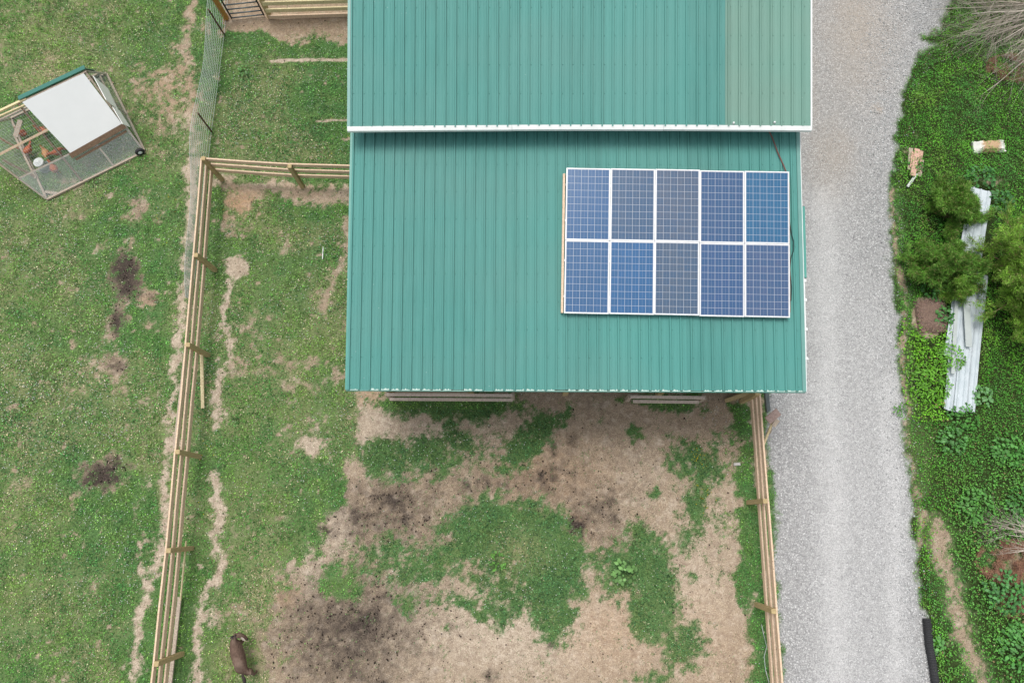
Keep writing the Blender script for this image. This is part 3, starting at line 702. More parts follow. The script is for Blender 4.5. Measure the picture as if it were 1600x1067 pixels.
m = MB(); m.hexa([(UX0-.02,RIDGE_Y-.16,zr-.015),(UX1+.02,RIDGE_Y-.16,zr-.015),(UX1+.02,RIDGE_Y,zr+.035),(UX0-.02,RIDGE_Y,zr+.035),(UX0-.02,RIDGE_Y-.16,zr-.0),(UX1+.02,RIDGE_Y-.16,zr-.0),(UX1+.02,RIDGE_Y,zr+.05),(UX0-.02,RIDGE_Y,zr+.05)])
m.hexa([(UX0-.02,RIDGE_Y+.001,zr+.035),(UX1+.02,RIDGE_Y+.001,zr+.035),(UX1+.02,RIDGE_Y+.16,zr-.015),(UX0-.02,RIDGE_Y+.16,zr-.015),(UX0-.02,RIDGE_Y+.001,zr+.05),(UX1+.02,RIDGE_Y+.001,zr+.05),(UX1+.02,RIDGE_Y+.16,zr),(UX0-.02,RIDGE_Y+.16,zr)])
m.build('ridge_cap', M_trim, barn)
# white fascia board and drip edge on the upper eave, in three slightly misaligned lengths
m = MB(); segs = [(UX0-.03, -.2), (-.195, 3.1), (3.105, UX1+.01)]
for i, (a, b_) in enumerate(segs):
    n_ = 8
    for k in range(n_):
        xa = a+(b_-a)*k/n_; xb = a+(b_-a)*(k+1)/n_; f = lambda x: .035*math.sin((x-UX0)/(UX1-UX0)*math.pi)+.004*i
        m.hexa([(xa,UY0-.075+f(xa),UZ0-.075),(xb,UY0-.075+f(xb),UZ0-.075),(xb,UY0-.03+f(xb),UZ0-.075),(xa,UY0-.03+f(xa),UZ0-.075),
                (xa,UY0-.075+f(xa),UZ0-.012),(xb,UY0-.075+f(xb),UZ0-.012),(xb,UY0+.01+f(xb),UZ0+.036),(xa,UY0+.01+f(xa),UZ0+.036)])
m.build('fascia', M_white, barn)
# rake trims
m = MB()
for xa, xb in ((UX0-.03, UX0+.035),):
    m.hexa([(xa,UY0,UZ0-.14),(xb,UY0,UZ0-.14),(xb,RIDGE_Y-.17,uz(RIDGE_Y-.17)-.14),(xa,RIDGE_Y-.17,uz(RIDGE_Y-.17)-.14),(xa,UY0,UZ0+.03),(xb,UY0,UZ0+.03),(xb,RIDGE_Y-.17,uz(RIDGE_Y-.17)+.03),(xa,RIDGE_Y-.17,uz(RIDGE_Y-.17)+.03)])
m.build('rake_trim', M_flash, barn)
m = MB(); xa, xb = UX1-.02, UX1+.012
m.hexa([(xa,UY0,UZ0-.14),(xb,UY0,UZ0-.14),(xb,RIDGE_Y-.17,uz(RIDGE_Y-.17)-.14),(xa,RIDGE_Y-.17,uz(RIDGE_Y-.17)-.14),(xa,UY0,UZ0+.025),(xb,UY0,UZ0+.025),(xb,RIDGE_Y-.17,uz(RIDGE_Y-.17)+.025),(xa,RIDGE_Y-.17,uz(RIDGE_Y-.17)+.025)])
tag(m.build('rake_trim', M_white, barn), 'white rake trim on the drive side')
def rake(x0, x1, y0, y1, dz0, dz1, mat, lab=None):
    m = MB(); m.hexa([(x0,y0,lz(y0)+dz0),(x1,y0,lz(y0)+dz0),(x1,y1,lz(y1)+dz0),(x0,y1,lz(y1)+dz0),(x0,y0,lz(y0)+dz1),(x1,y0,lz(y0)+dz1),(x1,y1,lz(y1)+dz1),(x0,y1,lz(y1)+dz1)])
    o = m.build('rake_trim', mat, barn); return tag(o, lab) if lab else o
rake(X0-.03, X0+.03, LY0, 9.1, -.13, .026, M_trim)
rake(X1-.10, X1-.02, LY0, 9.1, -.13, .027, M_flash, 'pale green flashing along the drive side of the lower roof')
rake(X1-.018, X1+.0, LY0+.0, 9.1, -.14, .012, M_white)
rake(X1+.003, X1+.07, on_plane(1258,433,LY0,LZ0,LS).y, on_plane(1258,322,LY0,LZ0,LS).y, -.10, -.02, M_trim, 'bent green trim piece sticking out over the drive')
# bottom eave: wooden sub-fascia, green drip edge and the white foam closures between the ribs
m = MB(); m.box((X0-.01, LY0+.02, LZ0-.17), (X1-.02, LY0+.06, LZ0-.03)); m.build('fascia', M_greyw, barn)
m = MB(); m.box((X0-.02, LY0-.022, LZ0-.07), (X1-.02, LY0-.006, LZ0-.004)); m.build('drip_edge', M_trim, barn)
rr = random.Random(5); x = X0+.05; M_clos = simple('pale_closure', (.62,.72,.66), (.30,.45,.39), 60, .7)
while x < X1-.2:
    m = MB(); xa = x+.032; n_ = 9; w = (PITCHW-.062)/n_; V = []
    for k in range(n_+1):
        d = rr.uniform(.0, .035) if rr.random() < .6 else 0.0
        V += [(xa+k*w, LY0-.008, LZ0+.002), (xa+k*w, LY0+.004+d, LZ0+.006), (xa+k*w, LY0+.004+d, LZ0+.012), (xa+k*w, LY0-.008, LZ0+.010)]
    F = [(0,1,2,3), (n_*4+3, n_*4+2, n_*4+1, n_*4)]
    for k in range(n_):
        for q_ in range(4): F.append((k*4+q_, k*4+(q_+1)%4, k*4+4+(q_+1)%4, k*4+4+q_))
    m.add(V, F)
    if rr.random() < .93: m.build('eave_closure', M_clos, barn)
    x += PITCHW
# walls
M_wall = simple('green_wall_steel', (.07,.26,.21), (.055,.21,.17), 2, .5)
m = MB()
def wallbox(m, x0, x1, y0, y1, z1a, z1b, z0=0):   # top follows the slope between y0 and y1
    m.hexa([(x0,y0,z0),(x1,y0,z0),(x1,y1,z0),(x0,y1,z0),(x0,y0,z1a),(x1,y0,z1a),(x1,y1,z1b),(x0,y1,z1b)])
wallbox(m, X0+.30, X0+.36, 3.25, 8.3, lz(3.25)-.06, lz(8.3)-.06); m.build('wall', M_wall, barn)
m = MB(); wallbox(m, X1-.36, X1-.30, 3.25, 8.3, lz(3.25)-.06, lz(8.3)-.06); m.build('wall', M_wall, barn)
m = MB(); wallbox(m, UX0+.36, UX0+.42, 8.92, RIDGE_Y, uz(8.92)-.06, zr-.06); wallbox(m, UX0+.36, UX0+.42, RIDGE_Y, 19.6, zr-.06, uz(RIDGE_Y)-5.4*US-.06); m.build('wall', M_wall, barn)
m = MB(); wallbox(m, UX1-.42, UX1-.36, 8.92, RIDGE_Y, uz(8.92)-.06, zr-.06); wallbox(m, UX1-.42, UX1-.36, RIDGE_Y, 19.6, zr-.06, uz(RIDGE_Y)-5.4*US-.06); m.build('wall', M_wall, barn)
m = MB(); m.box((UX0+.42, 8.86, 0), (UX1-.42, 8.92, uz(8.9)-.03)); m.build('wall', M_wall, barn)
m = MB(); m.box((UX0+.42, 19.5, 0), (UX1-.42, 19.56, 3.9)); m.build('wall', M_wall, barn)
for px in (X0+.42, -1.3, 1.2, 3.7, X1-.42):
    m = MB(); m.box((px-.07, 3.24, 0), (px+.07, 3.38, lz(3.24)-.05)); m.build('post', M_post, barn)
for pa, pb in ((X0+.5, -1.38),):     # boarded lower half of two bays
    m = MB()
    for k in range(7): m.box((pa, 3.26, .05+k*.19), (pb, 3.29, .22+k*.19))
    m.build('boarding', M_greyw, barn)
# side downpipe seen along the drive-side edge
dp = MB(); ya, yb = on_plane(1258,590,LY0,LZ0,LS).y, on_plane(1258,433,LY0,LZ0,LS).y
dp.tube([(X1+.035, ya, lz(ya)-.09), (X1+.035, yb, lz(yb)-.09)], .022, 8); dpo = dp.build('conduit', M_white, barn, True)
for py in (437, 467, 513, 559):
    y = on_plane(1258, py, LY0, LZ0, LS).y; b_ = MB(); b_.box((X1+.0, y-.03, lz(y)-.12), (X1+.075, y+.03, lz(y)-.055)); b_.build('conduit_bracket', M_white, barn)
# two small white caps near the upper eave
for px, py in ((1146, 193), (1210, 192)):
    q = on_plane(px, py, UY0, UZ0, US, .02); m = MB(); m.lathe([(.022,-.01),(.022,.03),(.012,.04)], q, 10); m.build('vent_cap', M_white, barn)

# ------------------------------------------------------------------ SOLAR PANELS
POFF = .13
def pp(px, py): return on_plane(px, py, LY0, LZ0, LS, POFF)
TL, TR, BR, BL = pp(884.5,262), pp(1231.5,269), pp(1235,496.5), pp(881,489.5)
ux = ((TR-TL)+(BR-BL)).normalized(); nrm = Vector((0,-LS,1)).normalized(); ux = (ux - nrm*ux.dot(nrm)).normalized(); uy = nrm.cross(ux)
cen = (TL+TR+BR+BL)/4; PW = ((TR-TL).length+(BR-BL).length)/10; PH = ((TL-BL).length+(TR-BR).length)/4
print('panel size', PW, PH)
rotm = Matrix((ux, uy, nrm)).transposed(); prot = rotm.to_euler()
def cell_mat():
    m, nt, b = new_mat('solar_cells'); p = opos(nt); s = N(nt, 'ShaderNodeSeparateXYZ'); L(nt, p, s.inputs[0])
    oi = N(nt, 'ShaderNodeObjectInfo')
    def lines(co, size, n, w):   # 1 on the gaps of n equal cells across size
        f = mth(nt, 'FRACT', mth(nt, 'ADD', mth(nt, 'DIVIDE', co, size/n), 100.0))
        d = mth(nt, 'MINIMUM', f, mth(nt, 'SUBTRACT', 1.0, f))
        return mth(nt, 'LESS_THAN', d, w/(size/n)/2)
    W_, H_ = PW-.07, PH-.07
    gx = lines(s.outputs[0], W_, 6, .0075); gy = lines(s.outputs[1], H_, 10, .0075)
    f = mth(nt, 'FRACT', mth(nt, 'ADD', mth(nt, 'DIVIDE', s.outputs[0], W_/6), 100.25)); f2 = mth(nt, 'FRACT', mth(nt, 'MULTIPLY', f, 2.0))
    bus = mth(nt, 'LESS_THAN', mth(nt, 'ABSOLUTE', mth(nt, 'SUBTRACT', f2, .5)), .035)
    # polycrystalline grain, cell by cell
    cx = mth(nt, 'FLOOR', mth(nt, 'DIVIDE', s.outputs[0], W_/6)); cy = mth(nt, 'FLOOR', mth(nt, 'DIVIDE', s.outputs[1], H_/10))
    cv = N(nt, 'ShaderNodeCombineXYZ'); L(nt, cx, cv.inputs[0]); L(nt, cy, cv.inputs[1]); L(nt, oi.outputs['Random'], cv.inputs[2])
    wn_ = N(nt, 'ShaderNodeTexWhiteNoise', noise_dimensions='3D'); L(nt, cv.outputs[0], wn_.inputs['Vector'])
    st = noise(nt, 14, 4, .7, stretch(nt, p, (3.5,.35,1))); cr = voro(nt, 45, p, 'Color'); scr = N(nt, 'ShaderNodeSeparateColor'); L(nt, cr, scr.inputs[0])
    base = mixc(nt, mth(nt, 'MULTIPLY', wn_.outputs[0], .35), oi.outputs['Color'], (.025,.085,.19))
    base = mixc(nt, ramp(nt, st, [(.4, (0,0,0)), (.75, (.4,.4,.4))]), base, (.055,.10,.155))
    base = mixc(nt, mth(nt, 'MULTIPLY', scr.outputs[0], .3), base, (.008,.09,.20))
    c = mixc(nt, mth(nt, 'MULTIPLY', bus, .30), base, (.42,.48,.56))
    c = mixc(nt, mth(nt, 'MULTIPLY', mth(nt, 'MAXIMUM', gx, gy), .60), c, (.56,.57,.60))
    L(nt, c, b.inputs['Base Color']); b.inputs['Roughness'].default_value = .25; b.inputs['Specular IOR Level'].default_value = .35
    return m
M_cell = cell_mat()
def make_panel():
    t = thing('solar_panel', 'x', 'solar panel', (0,0,0), (0,0,0), 'solar panels in two rows on the lower roof')
    w, h, e = PW-.008, PH-.008, .024
    m = MB()
    m.box((-w/2,-h/2,-.02), (w/2,-h/2+e,.02)); m.box((-w/2,h/2-e,-.02), (w/2,h/2,.02))
    m.box((-w/2,-h/2+e,-.02), (-w/2+e,h/2-e,.02)); m.box((w/2-e,-h/2+e,-.02), (w/2,h/2-e,.02))
    m.build('panel_frame', M_alu, t, world_space=False)
    m = MB(); m.box((-w/2+e,-h/2+e,.004), (w/2-e,h/2-e,.013)); g = m.build('cell_glass', M_cell, t, world_space=False)
    m = MB(); m.box((-.06, h/2-.28, -.022), (.06, h/2-.17, .002)); m.build('junction_box', M_black, t, world_space=False)
    return t
proto = make_panel(); tints = [(.010,.070,.19),(.034,.066,.125),(.060,.078,.120),(.026,.062,.150),(.010,.095,.20), (.016,.075,.19),(.008,.080,.215),(.054,.076,.115),(.026,.064,.165),(.044,.072,.155)]
names = ['leftmost', 'second from the left', 'middle', 'second from the right', 'rightmost']
desc = ['deep blue', 'greyish blue', 'dullest grey', 'purplish blue', 'bright even blue', 'blue', 'bright clear blue', 'dull grey', 'purplish blue', 'muted violet blue']
for r in range(2):
    for c_ in range(5):
        o = proto if (r == 0 and c_ == 0) else copy_tree(proto)
        dx = (c_-2)*PW; dy = (.5-r)*(PH+.001)
        o.location = cen + ux*(dx+.002*((r+c_) % 3)) + uy*(dy + .006*((c_*7) % 3 - 1)); o.rotation_euler = prot
        i = r*5+c_
        o['label'] = f"{desc[i]} solar panel, {names[c_]} of the {'upper' if r == 0 else 'lower'} row"
        for ch in o.children:
            if ch.name.startswith('cell_glass'): ch.color = (*[v*1.15+.018 for v in tints[i]], 1)
# timber battens and rails that carry the panels
rk = thing('panel_mounting_rack', 'timber and metal rack under the solar panels, a long batten showing on its left', 'rack', cen - nrm*.08)
def rp(a, b, off): return cen + ux*a + uy*b + nrm*off
m = MB(); m.beam(rp(-2.5*PW-.035, -1.62, -.05), rp(-2.5*PW-.045, 1.50, -.05), .05, .07, nrm); m.build('batten', M_rail, rk)
m = MB(); m.beam(rp(2.5*PW+.015, -1.5, -.06), rp(2.5*PW+.01, 1.4, -.06), .04, .05, nrm); m.build('batten', M_brownw, rk)
for b_ in (-1.25, -.45, .45, 1.25):
    m = MB(); m.beam(rp(-2.5*PW-.005, b_, -.045), rp(2.5*PW-.02, b_, -.045), .045, .045, nrm); m.build('rail', M_alu, rk)
cb = MB(); pts = [on_plane(1199,200,LY0,LZ0,LS,.10), on_plane(1207,216,LY0,LZ0,LS,.06), on_plane(1215,238,LY0,LZ0,LS,.04), on_plane(1224,258,LY0,LZ0,LS,.05), on_plane(1228,268,LY0,LZ0,LS,.08)]
cb.tube(pts, .014, 6)
solo(cb, 'power_cable', simple('cable_brown', (.20,.08,.06), (.12,.05,.04), 10, .6), 'reddish brown cable running from the upper eave down to the solar panels', 'cable', pts[-1])
cb = MB(); pts = [on_plane(px, py, LY0, LZ0, LS, .04) for px, py in ((1233,340),(1236,362),(1240,378),(1240,392),(1236,402),(1234,420),(1237,450),(1236,470))]
cb.tube(pts, .009, 6)
solo(cb, 'power_cable', M_black, 'thin dark looping cable beside the right edge of the solar panels', 'cable', pts[-1])

# ------------------------------------------------------------------ RAIL FENCES
RH = (1.20, .895, .585)
def rail_fence(name_label, tops, rails_ext, side, post_tops=None, group=None, mat=M_rail, seed=1):
    """tops: list of world points (z=1.2) along the outer edge of the post tops; side: unit vector pointing to the outside where the rails are nailed"""
    f = thing('wooden_fence', name_label, 'fence', (tops[0].x, tops[0].y, 0), group=group); rr = random.Random(seed)
    for q in tops:
        sx = side.x*.075; sy = side.y*.075
        m = MB(); cx, cy = q.x-sx, q.y-sy; t = rr.uniform(-.006, .01); lean = (rr.uniform(-.02,.02), rr.uniform(-.02,.02))
        w = .056
        m.hexa([(cx-w+lean[0],cy-w+lean[1],-.05),(cx+w+lean[0],cy-w+lean[1],-.05),(cx+w+lean[0],cy+w+lean[1],-.05),(cx-w+lean[0],cy+w+lean[1],-.05),(cx-w,cy-w,1.225+t),(cx+w,cy-w,1.225+t),(cx+w,cy+w,1.225+t),(cx-w,cy+w,1.225+t)])
        m.build('post', M_post, f, bevel=.004)
    pts = rails_ext
    for h in RH:
        for i in range(len(pts)-1):
            a, b_ = pts[i].copy(), pts[i+1].copy(); d = (b_-a).normalized()
            if i > 0: a -= d*0.0
            ja, jb = rr.uniform(-.012,.012), rr.uniform(-.012,.012)
            a = a + side*.003; b_ = b_ + side*.003
            a.z = h-.07+ja; b_.z = h-.07+jb
            m = MB()
            # split long runs in slightly bowed lengths
            mid = (a+b_)/2 + side*rr.uniform(-.012,.012); mid.z += rr.uniform(-.012, .004)
            m.beam(a+d*.002, mid, .040, .14); m.beam(mid, b_-d*.002, .040, .14); m.build('rail', mat, f)
    return f
LT = [(314,248.5),(302,399),(289.5,539),(273.4,706),(259,860),(240,1036.5)]
lt = [at(px, py, 1.2) for px, py in LT]
dvec = (lt[-1]-lt[-2]).normalized(); lt.append(lt[-1]+dvec*2.6); 
perp = Vector((-(lt[0]-lt[5]).y, (lt[0]-lt[5]).x, 0)).normalized()
if perp.x > 0: perp = -perp
rail_fence('long three-rail timber fence on the left, running down between meadow and pen', lt, [lt[0]+(lt[0]-lt[1]).normalized()*.03]+lt[1:], perp, seed=2)
TT = [(453,256.5),(549,260.5)]
tt = [at(px, py, 1.2) for px, py in TT]; c0 = lt[0].copy(); endp = Vector((X0+.28, tt[1].y-.01, 1.2))
rail_fence('short three-rail timber fence from the left corner post to the barn side', [tt[0], endp], [c0+Vector((.06,.03,0)), tt[0], endp], Vector((0,1,0)), seed=3)
RT = [(1187.5,615),(1200.4,782.6),(1213.5,954.5)]
rt = [at(px, py, 1.2) for px, py in RT]; rt.append(rt[-1]+(rt[-1]-rt[-2])); 
pr = Vector(((rt[0]-rt[2]).y, -(rt[0]-rt[2]).x, 0)).normalized()
if pr.x < 0: pr = -pr
rf = rail_fence('three-rail timber fence on the right, between the pen and gravel drive', rt, rt, pr, seed=4)
m = MB(); q = rt[0]; m.beam(Vector((q.x-.02, q.y+.13, .75)), Vector((q.x-.50, q.y+.02, .02)), .1, .1); m.build('brace', M_post, rf)
# timber leaning on / lying by the fences
def plank(pa, za, pb, zb, w, h, mat, label, cat='plank', name='plank', up=(0,0,1)):
    a = at(*pa, za); b_ = at(*pb, zb); m = MB(); m.beam(a, b_, w, h, up)
    return solo(m, name, mat, label, cat, (a if za < zb else b_), bevel=.003)
plank((317,638), .03, (315,552), .30, .085, .04, M_palew, 'greenish pale plank leaning against inside of the left fence midway down')
plank((291,845), .32, (282,938), .22, .03, .05, M_palew, 'thin pale strip of wood along the left fence above the grey board')
plank((281,932), .14, (264,1085), .14, .09, .045, M_greyw, 'weathered grey board fixed low along bottom end of the left fence')
plank((288,560), .35, (272,700), .05, .05, .04, M_greyw, 'narrow grey batten propped between rails of the left fence')
plank((1206,662), .9, (1183,720), .02, .05, .05, M_palew, 'thin pale stake leaning through rails of the right fence')

# grey gravel-coloured post stub and slanted brown sign box by the right fence
sb = thing('signboard', 'weathered brown board sign tilted on a post beside the right fence at drive edge', 'sign', at(1203,650,0))
a = at(1203,676,0); b_ = at(1208,652,1.05)
m = MB(); m.beam(a, b_, .05, .05); m.build('post', M_greyw, sb)
m = MB(); c = at(1208,651,1.08)
m.beam(c+Vector((-.14,-.10,-.03)), c+Vector((.14,.13,.03)), .22, .03, (.35,-.2,1)); m.build('board', wood('faded_board', (.42,.31,.27), (.28,.20,.17)), sb, bevel=.004)
m = MB(); m.beam(c+Vector((.02,-.22,-.10)), c+Vector((.14,-.06,-.08)), .12, .025, (.2,-.5,1)); m.build('board', M_greyw, sb)
m = MB(); a = at(1197,612,1.0); a2 = at(1200,642,.35)
m.beam(a, a2, .11, .07); solo(m, 'metal_channel', simple('dull_steel', (.16,.19,.19), (.10,.12,.12), 8, .5, .3), 'dull grey metal channel standing between right fence end and the drive', 'metal channel', a2)

# low plank barriers below the eave
M_bplank = wood('pale_weathered_wood', (.70,.60,.51), (.48,.39,.32))
def barrier(x0p, x1p, yp, label, z=.62, cut=(0,0)):
    yp += 1.8
    a, b_ = at(x0p, yp, z), at(x1p, yp+1.5, z)
    t = thing('plank_barrier', label, 'barrier', (a.x, a.y, 0), group='plank barriers under the lower eave')
    m = MB(); m.beam(a, b_, .080, .04); m.build('plank', M_bplank, t, bevel=.003)
    a2, b2 = at(x0p+4+cut[0], yp+7.2, z-.12), at(x1p+cut[1], yp+8.4, z-.12)
    m = MB(); m.beam(a2, b2, .080, .04); m.build('plank', M_bplank, t, bevel=.003)
    for q in (a, b_):
        m = MB(); m.box((q.x-.05, q.y-.03, 0), (q.x+.05, q.y+.07, z-.022)); m.build('post', M_greyw, t)
    return t
barrier(605, 801, 614.5, 'long pair of weathered planks under the eave, left of the pen opening')
barrier(985, 1101, 618.0, 'short pair of weathered planks under the eave, nearer to the drive', cut=(0,-9))

# ------------------------------------------------------------------ TOP-LEFT PEN: gate and board fence
gp = at(354, 30, 0); m = MB(); top = Vector((gp.x-.03, gp.y+.02, 1.5)); m.beam(gp, top, .13, .13)
solo(m, 'gate_post', M_orange, 'stout orange-brown timber post hinging the black metal gate', 'post', gp, bevel=.006)
g0, g1 = at(363, 31, 0), at(419, 25, 0); g1 = g1 + (g1-g0).normalized()*.02
gt = thing('metal_gate', 'black tubular steel gate in the board fence at the upper left', 'gate', (g0.x, g0.y, 0))
for e_ in (g0, g1 - (g1-g0).normalized()*.14):
    m = MB(); m.tube([(e_.x, e_.y, .04), (e_.x, e_.y, 1.25)], .026, 8); m.build('stile', M_black, gt, True)
ge = g1 - (g1-g0).normalized()*.14
for z in (.07, .25, .43, .62, .84, 1.22):
    m = MB(); m.tube([(g0.x, g0.y, z), (ge.x, ge.y, z)], .020, 8); m.build('bar', simple('gate_grey', (.10,.13,.14), (.06,.08,.09), 10, .4, .3) if z == .07 else bpy.data.materials['gate_grey'], gt, True)
bf = thing('board_fence', 'tan board fence joining the black gate to the barn wall at the top', 'fence', at(422, 29, 0))
p0 = at(422, 29, 0); p1 = at(548, 23, 0); p1 = Vector((X0+.34, p1.y, 0))
for q in (p0,):
    m = MB(); m.box((q.x-.06, q.y-.02, 0), (q.x+.06, q.y+.10, 1.5)); m.build('post', M_post, bf)
for z in (.10, .38, .68, .98, 1.30):
    m = MB(); m.beam((p0.x, p0.y-.04, z), (p1.x, p1.y-.04, z+.01), .04, .14); m.build('board', M_palew if z > .3 else M_rail, bf)
m = MB(); 
# ------------------------------------------------------------------ WOVEN WIRE FENCE
wf = thing('wire_fence', 'sagging woven wire stock fence on rusty steel posts at the upper left', 'fence', at(331, 207, 0))
path = [at(362,-60,0), at(351,55,0), at(341,130,0), at(331,207,0), at(325,262,0), at(317,330,0), at(309,400,0), at(300,470,0)]
hts = [1.16,1.16,1.12,1.16,1.1,.9,.65,.35]
m = MB()
def fence_pt(t, z):
    i = min(int(t), len(path)-2); f = t-i; p = path[i].lerp(path[i+1], f); h = hts[i]*(1-f)+hts[i+1]*f
    return Vector((p.x - .10*z*math.sin(t*2.2)*.5, p.y, z*h/1.16+.01))
for k in range(11):
    z = .03 + (k/10)**.85*1.12; m.tube([fence_pt(t, z) for t in np.linspace(0, 7, 57)], .0075, 3, False)
n_ = 130
for k in range(n_+1):
    t = 7*k/n_; m.tube([fence_pt(t, .02), fence_pt(t+.02 if t < 6.9 else t, 1.16)], .0045, 3, False)
m.build('wire_mesh', simple('pale_wire', (.66,.70,.67), (.45,.50,.47), 20, .5, .1), wf)
for (b0, t0) in (((351,55.5),(325.5,15)), ((331.5,207),(309,177))):
    a = at(*b0, 0); m = MB(); tp = at(*t0, 1.25); m.beam(a-Vector((0,0,.05)), tp, .035, .035); m.beam(a, tp, .05, .006); m.build('post', M_rust, wf)

# ------------------------------------------------------------------ CHICKEN TRACTOR (A-frame pen on wheels)
Rg = at(228, 238, 0); Pg = at(75, 313, 0); lx = (Rg-Pg); LEN = lx.length; ax = lx.normalized(); ay = Vector((-ax.y, ax.x, 0))
fw_ = (at(168,116,0)-Rg).dot(ay); HT = min(np.arange(1.2, 2.2, .01), key=lambda h: abs((at(130,113.5,h)-Rg).dot(ay)-fw_/2)); HT = float(HT); half = fw_/2; print('HT', HT, half)
ct = thing('chicken_tractor', 'A-frame chicken run of timber and wire mesh under a white roof sheet in the meadow', 'chicken coop', (Pg.x, Pg.y, 0))
def cp(a, b, z): return Vector((Pg.x, Pg.y, 0)) + ax*a + ay*b + Vector((0,0,z))
def slope_pt(a, t, side=1):      # t 0 at the ground, 1 at the ridge; side 1 near, -1 far
    b = half*t if side == 1 else 2*half-half*t
    lean = -.62*t*max(0, (1.0-a/LEN))**3 if a < LEN*.3 else 0
    return cp(a+lean, b, HT*t+.03)
def frame(a, b, w=.045, h=.04, mat=M_greyw, name='frame_bar', n=None):
    m = MB(); m.beam(a, b, w, h, n or (0,0,1)); return m.build(name, mat, ct)
nn = Vector(ay)*-HT + Vector((0,0,half)); nn.normalize()
# ground frame, rafters, ridge, mid rails
frame(cp(0,0,.04), cp(LEN,0,.04), .06,.07); frame(cp(0,2*half,.04), cp(LEN,2*half,.04), .06,.07)
frame(cp(LEN,.05,.05), cp(LEN,2*half-.05,.05), .06,.05); frame(cp(0.0,.05,.05), cp(0,2*half-.05,.05), .06,.05)
for a in (0.0, LEN*.36, LEN*.68, LEN-.03):
    frame(slope_pt(a, .02), slope_pt(a, .985), .05,.04, M_greyw if a != LEN*.36 else M_brownw, 'rafter', nn)
    frame(slope_pt(a, .02, -1), slope_pt(a, .985, -1), .05,.04, M_greyw, 'rafter')
frame(slope_pt(-.02, 1.0)+Vector((0,0,-.01)), slope_pt(LEN*.44, 1.0)+Vector((0,0,-.01)), .06,.05, M_palew, 'ridge_board')
frame(slope_pt(0, .96)+Vector((0,0,.02)), slope_pt(LEN*.42, .94)+Vector((0,0,.03)), .04,.04, M_palew, 'ridge_board')
frame(slope_pt(LEN*.44, .985), slope_pt(LEN, .985), .05,.05, M_greyw, 'ridge_board')
frame(slope_pt(0,.33), slope_pt(LEN*.98,.33), .045,.04, M_greyw, 'mid_rail', nn)
frame(slope_pt(0,.33,-1), slope_pt(LEN,.33,-1), .045,.04, M_greyw, 'mid_rail')
frame(slope_pt(-.05,.62)+Vector((0,0,.02)), slope_pt(LEN*.47,.64)+Vector((0,0,.02)), .055,.045, M_rail, 'mid_rail', nn)
frame(at(4,250,.55), at(56,277,.10), .07,.04, M_brownw, 'brace'); frame(at(-6,213,.75), at(30,233,.45), .06,.04, M_brownw, 'brace')
frame(at(24,214,.40), at(32,188,.55), .16,.025, M_greyw, 'brace'); frame(at(56,279,.10), at(24,214,.38), .06,.04, M_greyw, 'brace')
frame(at(70,300,.06), at(92,303,.02), .08,.03, M_greyw, 'brace')
frame(cp(LEN-.02, half*.45, HT*.42), cp(LEN-.02, half*1.5, HT*.42), .05,.03, M_greyw, 'mid_rail')
frame(cp(LEN-.01, half*.9, .05), cp(LEN-.01, half*1.0, HT*.9), .045,.03, M_greyw, 'stud')
# white roof sheet on the near slope, green one on the far slope
def slope_sheet(name, pts, side, thick, mat, off):
    n2 = nn if side == 1 else Vector(ay)*HT + Vector((0,0,half)); n2 = n2.normalized(); m = MB()
    P = [slope_pt(a, t, side) + n2*off for a, t in pts]; m.hexa(P + [q + n2*thick for q in P]); return m.build(name, mat, ct)
def inv(px, py):    # picture point on the near slope -> (a, t)
    d = CM @ np.array([(px-CX)/FPX, (CY-py)/FPX, -1.0]); o_ = Vector((0,0,CAMH)) - cp(0,0,.03); dv = Vector(d)
    t_ = -o_.dot(nn)/dv.dot(nn); q = o_ + dv*t_; return q.dot(ax), q.z/HT
wq = [inv(110,238.5), inv(190.5,193), inv(131,114.5), inv(38.5,163.5)]
print('sheet', wq, 'half', half, 'LEN', LEN)
wq = [(wq[0][0], wq[0][1]), (min(wq[1][0], LEN+.02), wq[1][1]), (min(wq[2][0], LEN+.02), .985), (wq[3][0], .985)]
M_sheet = simple('white_sheet', (.93,.93,.92), (.90,.90,.89), 2.5, .5)
slope_sheet('roof_sheet', wq, 1, .012, M_sheet, .035)
gs = slope_sheet('roof_sheet', [(wq[0][0]-.05,.55),(LEN+.02,.55),(LEN+.02,1.0),(wq[3][0]-.03,1.0)], -1, .012, M_trim, .035); tag(gs, 'green sheet on the far slope')
m = MB(); a_, b_ = slope_pt(wq[3][0]-.04, 1.0)+Vector((0,0,.045)), slope_pt(LEN+.02, 1.0)+Vector((0,0,.045)); m.beam(a_+ay*.085-Vector((0,0,.02)), b_+ay*.085-Vector((0,0,.02)), .19, .014, (ay*HT*.25+Vector((0,0,half)))); m.build('ridge_cap', simple('shaded_green_trim', (.035,.17,.135), (.03,.14,.11), 3, .5), ct)  # cap's trim green is darkened to paint in the shade of the far slope
frame(slope_pt(wq[0][0]-.05, wq[0][1]-.03)+nn*.05, slope_pt(LEN-.03, wq[1][1]-.03)+nn*.05, .14,.025, M_brownw, 'eave_board', nn)
frame(slope_pt(wq[0][0], wq[0][1]-.09)+nn*.02, slope_pt(LEN-.08, wq[1][1]-.09)+nn*.02, .06,.025, M_brownw, 'eave_board', nn)
# plywood gusset seen through the mesh of the end
def end_pt(px, py, a=LEN-.12):
    d = CM @ np.array([(px-CX)/FPX, (CY-py)/FPX, -1.0]); o_ = Vector((0,0,CAMH)) - cp(a,0,0); dv = Vector(d)
    t_ = -o_.dot(ax)/dv.dot(ax); return cp(a,0,0) + o_ + dv*t_
